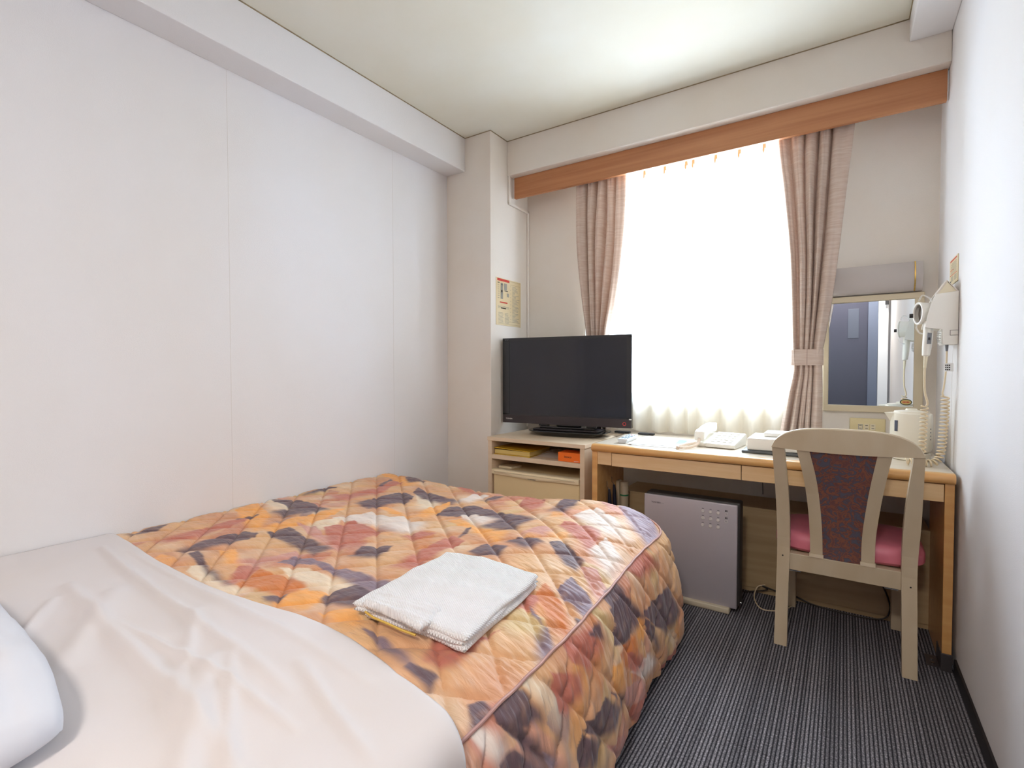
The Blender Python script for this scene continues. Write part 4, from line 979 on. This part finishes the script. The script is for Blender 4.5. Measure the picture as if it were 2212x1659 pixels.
for x, y, lab in ((-.93, 2.79, 'black clip lying at the foot of the sheer curtain beside the papers'), (-1.075, 2.80, 'dark flat clip behind the right corner of the television')):
    t = thing('curtain_weight', lab, 'clip', (x, y, .70)); b = MB(); b.box((x-.045, y-.02, .7002), (x+.045, y+.012, .712), .004); b.box((x-.02, y-.028, .7002), (x+.02, y-.02, .706), .002); b.out('body', DARK, t)
# telephone
t = thing('telephone', 'white push-button desk telephone with the handset on its left', 'telephone', (-.50, 2.6, .70))
PM = Matrix.Translation((-.500, 2.476, .7005)) @ Matrix.Rotation(math.radians(-6), 4, 'Z')
b = MB(); b.prism([(0, .004), (0, .020), (.19, .056), (.205, .052), (.205, .0), (.01, 0)], 0, -.046, .086, .004, 2); b.out('base', PHONEM, t, True, PM)
b = MB(); b.prism([(.004, .006), (.0, .018), (.195, .050), (.195, .0), (.01, 0)], 0, -.092, -.045, .004, 2); b.out('cradle', PHONEM, t, True, PM)
SL = math.atan2(.036, .19)
for i in range(4):
    for j in range(5):
        y = .030+j*.032; b = MB(); b.box((-.030+i*.026, y, 0), (-.012+i*.026, y+.014, .004), .0015, 1)
        b.out('key', PHONEM, t, False, PM @ Matrix.Translation((0, 0, .020+(y)*math.tan(SL))) )
        if j in (0, 2, 4): b = MB(); b.box((-.029+i*.026, y+.018, 0), (-.013+i*.026, y+.0205, .0008)); b.out('key_label', GREYINK, t, False, PM @ Matrix.Translation((0, 0, .0205+(y+.019)*math.tan(SL))))
b = MB(); hp = [(.0, .048), (.004, .072), (.028, .080), (.10, .082), (.165, .096), (.198, .100), (.203, .076), (.196, .058), (.165, .066), (.10, .062), (.045, .056), (.035, .034), (.004, .028)]
b.prism(hp, 0, -.098, -.052, .007, 3); b.out('handset', PHONEM, t, True, PM)
b = MB(); b.box((-.080, -.001, .034), (-.070, .004, .042), .001); b.out('cord_socket', DARK, t, False, PM)
def coil(path, r, pitch, wire, name, parent, m=COIL, n_per=10):
    path = [Vector(q) for q in path]; seg = [(c-a).length for a, c in zip(path, path[1:])]; L = sum(seg); turns = L/pitch; N_ = int(turns*n_per); out = []; ref = None
    for k in range(N_+1):
        s = L*k/N_; i = 0
        while i < len(seg)-1 and s > seg[i]: s -= seg[i]; i += 1
        q = path[i].lerp(path[i+1], min(1, s/seg[i])); tg = (path[min(i+2, len(path)-1)]-path[max(i-1, 0)]).normalized()
        if ref is None: ref = tg.orthogonal().normalized()
        ref = (ref-tg*ref.dot(tg)).normalized(); bi = tg.cross(ref); a = 2*math.pi*turns*k/N_
        rr = r if not callable(r) else r(k/N_)
        out.append(q+(ref*math.cos(a)+bi*math.sin(a))*rr)
    b = MB(); b.tube(out, wire, 6); return b.out(name, m, parent, True)
coil(curve_pts([(-.573, 2.482, .738), (-.570, 2.45, .722), (-.585, 2.40, .710), (-.61, 2.36, .7085), (-.632, 2.345, .7085), (-.645, 2.38, .7085), (-.632, 2.46, .7085), (-.608, 2.54, .709), (-.595, 2.565, .712)], 60), .0056, .0052, .0017, 'coiled_cord', t, mat('phone_cord', (232, 216, 200), .5))
# white box on a dark tray
t = thing('amenity_box', 'white lidded box on a dark tray on the desk behind the chair', 'box', (-.24, 2.55, .70))
b = MB(); b.box((-.375, 2.405, .7005), (-.055, 2.66, .7125), .004); b.out('tray', mat('tray_grey', (84, 86, 88), .4), t)
b = MB(); b.box((-.355, 2.42, .713), (-.075, 2.645, .766), .006, 3); b.out('box', WHITEP, t, True)
b = MB(); b.box((-.30, 2.50, .766), (-.10, 2.63, .784), .006, 3); b.out('lid', WHITEP, t, True)

# ------------------------------------------------------------------ mirror, lamp, socket
MO = Matrix.Translation((.1, 2.885, 0)) @ Matrix.Rotation(math.radians(-.6), 4, 'Z') @ Matrix.Translation((-.1, -2.885, 0))
t = thing('wall_mirror', 'cream framed wall mirror beside the window above the desk', 'mirror', (.1, 2.88, .86))
b = MB(); x0, x1, z0, z1, w_ = -.086, .293, .868, 1.411, .034
for lo_, hi_ in (((x0, 2.866, z0), (x1, 2.8885, z0+w_-.004)), ((x0, 2.866, z1-w_+.006), (x1, 2.8885, z1)), ((x0, 2.867, z0+.026), (x0+w_-.012, 2.8885, z1-.024)), ((x1-w_, 2.867, z0+.026), (x1, 2.8885, z1-.024))): b.box(lo_, hi_, .003)
b.out('frame', MFRAME, t)
b = MB(); b.box((x0+.005, 2.878, z0+.005), (x1-.005, 2.880, z1-.005)); b.out('mirror_glass', MIRROR, t, False, MO)
# thin oval sticker
ST = mat('sticker_gold', (206, 180, 112), .4)
b = MB(); b.prism([(.234+.022*math.cos(a), .919+.014*math.sin(a)) for a in np.linspace(0, 2*math.pi, 25)[:-1]], 1, 2.8735, 2.8745); s1 = b.out('oval_sticker', mat('sticker_green', (52, 62, 44), .4), t)
b = MB(); b.prism([(.234+.0185*math.cos(a), .919+.0105*math.sin(a)) for a in np.linspace(0, 2*math.pi, 25)[:-1]], 1, 2.8730, 2.8738); b.out('sticker_face', ST, s1)
b = MB(); [b.box((.222+.005*k, 2.8726, .916), (.2255+.005*k, 2.8732, .922)) for k in range(5)]; b.out('sticker_print', RED, s1)
t = thing('mirror_lamp', 'unlit wall lamp with a curved grey shade above the mirror', 'lamp', (.1, 2.88, 1.42))
prof = [(2.889, 1.418), (2.866, 1.416), (2.850, 1.424), (2.838, 1.445), (2.832, 1.475), (2.834, 1.505), (2.842, 1.530), (2.849, 1.545), (2.856, 1.546), (2.856, 1.536), (2.889, 1.52)]
b = MB(); b.prism(prof, 0, -.12, .283, .0008); b.out('shade', SHADE, t, True)
b = MB(); b.prism([(y-.0016, z) for y, z in prof[1:9]]+[(2.87, 1.53), (2.87, 1.42)], 0, .2525, .2575); b.out('gold_strip', GOLD, t, True)
t = thing('power_outlet', 'cream triple power outlet plate below the mirror', 'outlet', (.0925, 2.885, .76))
b = MB(); b.box((.024, 2.880, .748), (.162, 2.8895, .838), .004, 3); b.out('plate', mat('outlet_plate', (222, 206, 160), .4), t, True)
for k in range(3):
    x = .056+k*.024; b = MB(); b.box((x, 2.8775, .783), (x+.020, 2.8802, .812), .001); mo = b.out('socket', CREAMP, t)
    b = MB(); b.box((x+.005, 2.8768, .803), (x+.015, 2.8776, .8053)).box((x+.005, 2.8768, .790), (x+.015, 2.8776, .7923)); b.out('slot', INK, mo)
    if k == 0: b = MB(); b.box((x+.002, 2.8768, .785), (x+.0035, 2.8776, .810)).box((x+.0165, 2.8768, .785), (x+.018, 2.8776, .810)).box((x+.002, 2.8768, .785), (x+.018, 2.8776, .7865)).box((x+.002, 2.8768, .8085), (x+.018, 2.8776, .810)); b.out('slot_frame', GREYP, mo)

# ------------------------------------------------------------------ kettle
t = thing('electric_kettle', 'cream electric kettle at the right end of the desk', 'kettle', (.228, 2.60, .70))
kx, ky = .2300, 2.605
b = MB(); b.lathe([(.060, 0), (.064, .003), (.064, .026), (.060, .030)], (kx, ky, .7005), 40); b.out('power_base', KETTLE, t, True)
b = MB(); b.lathe([(.054, .031), (.064, .036), (.0690, .052), (.0700, .10), (.0685, .17), (.0665, .186), (.060, .190)], (kx, ky, .7005), 48); b.out('body', KETTLE, t, True)
b = MB(); b.lathe([(.058, .190), (.056, .196), (.020, .200), (.018, .206), (.006, .207)], (kx, ky, .7005), 40); b.out('lid', KETTLE, t, True)
b = MB(); b.sweep([[(kx-.060, ky-.030, .85), (kx-.060, ky+.010, .85), (kx-.066, ky-.010, .848)], [(kx-.060, ky-.034, .890), (kx-.060, ky+.014, .890), (kx-.090, ky-.014, .889)]]); b.out('spout', KETTLE, t)
b = MB(); b.prism([(-.0065, -.022), (.0065, -.022), (.0065, .022), (-.0065, .022)], 1, -.0015, .002, .0008)
wa = math.radians(222); b.out('water_gauge', mat('gauge_window', (70, 74, 92), .2), t, False, Matrix.Translation((kx+.0700*math.cos(wa), ky+.0700*math.sin(wa), .838)) @ Matrix.Rotation(wa+math.pi/2, 4, 'Z'))
b = MB()
for k in range(4):
    wa = math.radians(-35); b.cyl((kx+.0690*math.cos(wa), ky+.0690*math.sin(wa), .80-.014*k+.03), (kx+.0712*math.cos(wa), ky+.0712*math.sin(wa), .80-.014*k+.03), .0022, n=10)
b.out('handle_marks', GREYP, t)

# ------------------------------------------------------------------ wall hair dryer
t = thing('hair_dryer_holder', 'white wall holder with open flap on the right wall', 'holder', (.33, 2.43, 1.16))
def pr(pts, y0, y1, nm, m, bev=.003, sm=True):
    b = MB(); b.prism(pts, 1, y0, y1, bev, 2); return b.out(nm, m, t, sm)
body = [(.3385, 1.156), (.300, 1.156), (.2965, 1.163), (.2965, 1.212), (.246, 1.219), (.252, 1.262), (.262, 1.305), (.274, 1.340), (.3385, 1.347)]
pr(body, 2.388, 2.394, 'side_plate', WHITEP, .0015)
pr([(.3385, 1.156), (.300, 1.156), (.2965, 1.163), (.2965, 1.212), (.32, 1.25), (.325, 1.345), (.3385, 1.347)], 2.394, 2.50, 'back_shell', WHITEP)
pr(body, 2.494, 2.50, 'side_plate', WHITEP, .0015)
b = MB(); b.prism([(.276, 1.341), (.305, 1.389), (.309, 1.386), (.280, 1.339)], 1, 2.392, 2.50, .0008); b.prism([(.305, 1.389), (.309, 1.386), (.3385, 1.347), (.332, 1.347)], 1, 2.392, 2.50, .0008); b.out('flap', mat('holder_flap', (214, 204, 192), .4), t)
pr([(.276, 1.3405), (.304, 1.386), (.333, 1.3475)], 2.394, 2.3965, 'flap_side', CREAMP, .0004, False)
b = MB()
for lo_, hi_ in (((.316, 2.3872, 1.206), (.3385, 2.3882, 1.2072)), ((.316, 2.3872, 1.188), (.3385, 2.3882, 1.1892)), ((.316, 2.3872, 1.188), (.3172, 2.3882, 1.2072))): b.box(lo_, hi_)
b.out('button_outline', INK, t)
b = MB(); b.tube([(.296, 2.40, 1.207), (.286, 2.405, 1.205), (.284, 2.41, 1.18), (.288, 2.41, 1.163), (.296, 2.41, 1.160)], .004, 8); b.out('clear_guard', CLEAR, t, True)
b = MB()
for k in range(6): b.box((.281, 2.4045, 1.165+.006*k), (.2935, 2.405, 1.167+.006*k))
b.out('guard_print', GREYINK, t)
d = thing('hair_dryer', 'white hair dryer hanging in the wall holder with its coiled cord', 'hair dryer', (.25, 2.44, 1.1))
HM = Matrix.Translation((.262, 2.447, 1.277)) @ Matrix.Rotation(math.radians(16), 4, 'Z') @ Matrix.Rotation(math.radians(-90), 4, 'Y')
b = MB()
n = 36
secs = []
for r, z in ((.036, .030), (.040, .034), (.041, .028), (.038, .0), (.032, -.05), (.026, -.075)):
    secs.append([(r*math.cos(2*math.pi*k/n), r*math.sin(2*math.pi*k/n), z) for k in range(n)])
rings = secs; bb_ = b.b; R_ = [[bb_.verts.new(q) for q in ring] for ring in rings]
for a_, c_ in zip(R_, R_[1:]):
    for k in range(n): bb_.faces.new((a_[k], a_[(k+1) % n], c_[(k+1) % n], c_[k]))
bb_.faces.new(R_[-1]); b.out('barrel', WHITEP, d, True, HM)
b = MB(); b.cyl((0, 0, .012), (0, 0, .018), .0362, n=36); b.out('intake_mesh', mat('intake_grey', (128, 118, 110), .6), d, True, HM)
b = MB(); b.tube([(.0385*math.cos(a), .0385*math.sin(a), .032) for a in np.linspace(0, 2*math.pi, 37)], .0048, 8); b.out('rim', WHITEP, d, True, HM)
b = MB(); b.cyl((.216, 2.450, 1.270), (.205, 2.450, 1.270), .008, n=16); b.out('knob', DARK, d, True)
b = MB(); b.tube(curve_pts([(.232, 2.45, 1.325), (.243, 2.45, 1.345), (.262, 2.45, 1.335), (.27, 2.45, 1.32)], 20), .003, 6); b.tube(curve_pts([(.230, 2.45, 1.245), (.226, 2.45, 1.225), (.236, 2.45, 1.205), (.25, 2.45, 1.20)], 20), .003, 6); b.out('clear_hood', CLEAR, d, True)
b = MB(); b.sweep([[(c+wx*math.cos(2*math.pi*k/16), 2.425+wy*math.sin(2*math.pi*k/16), z) for k in range(16)] for c, wx, wy, z in ((.260, .0150, .015, 1.245), (.259, .0150, .016, 1.20), (.256, .0145, .015, 1.15), (.2535, .0120, .013, 1.118), (.2535, .0060, .006, 1.114))]); b.out('handle', WHITEP, d, True)
b = MB(); b.prism([(.2535, 1.160), (.2665, 1.160), (.268, 1.200), (.2555, 1.202)], 1, 2.4065, 2.412, .001); sw = b.out('switch_plate', GREYP, d)
b = MB(); b.box((.257, 2.4045, 1.174), (.2635, 2.4066, 1.184), .0008); b.out('switch', DARK, sw)
b = MB(); b.cyl((.2535, 2.425, 1.114), (.2515, 2.425, 1.072), .0062, .0046, n=12); b.out('strain_relief', CREAMP, d, True)
b = MB(); b.tube(curve_pts([(.2515, 2.425, 1.074), (.2510, 2.425, 1.03), (.2530, 2.425, .98), (.2610, 2.425, .942), (.258, 2.425, .928)], 40), .0036, 8); b.out('cord', COIL, d, True)
coil([(.2535, 2.43, .930), (.2525, 2.43, .90), (.2520, 2.435, .85), (.2500, 2.44, .78), (.249, 2.44, .728)], .0105, .0150, .0027, 'coiled_cord', d)
t2 = thing('holder_cord', 'coiled cream supply cord hanging from the wall holder onto the desk', 'cord', (.31, 2.42, .9))
b = MB(); b.tube(curve_pts([(.312, 2.42, 1.157), (.3125, 2.42, 1.13), (.311, 2.42, 1.06), (.306, 2.42, 1.00), (.303, 2.42, .978), (.307, 2.42, .965)], 40), .0030, 8); b.out('lead', COIL, t2, True)
b = MB(); b.cyl((.312, 2.42, 1.156), (.3123, 2.42, 1.132), .0055, .0035, n=12); b.out('strain_relief', GREYP, t2, True)
coil(curve_pts([(.311, 2.425, .968), (.312, 2.43, .92), (.311, 2.44, .86), (.309, 2.45, .80), (.306, 2.455, .755), (.298, 2.45, .728), (.282, 2.44, .715), (.262, 2.435, .7145), (.235, 2.43, .7145), (.20, 2.43, .7145)], 80), .0115, .0140, .0030, 'coiled_cord', t2)
b = MB(); b.box((.304, 2.412, 1.058), (.331, 2.4135, 1.088), .0004); tg_ = b.out('warning_tag', PAPER, t2)
b = MB(); [b.box((.308+.005*(k % 3), 2.4113, 1.062+.008*(k//3)), (.3115+.005*(k % 3), 2.4121, 1.067+.008*(k//3))) for k in range(9)]; b.out('tag_print', INK, tg_)
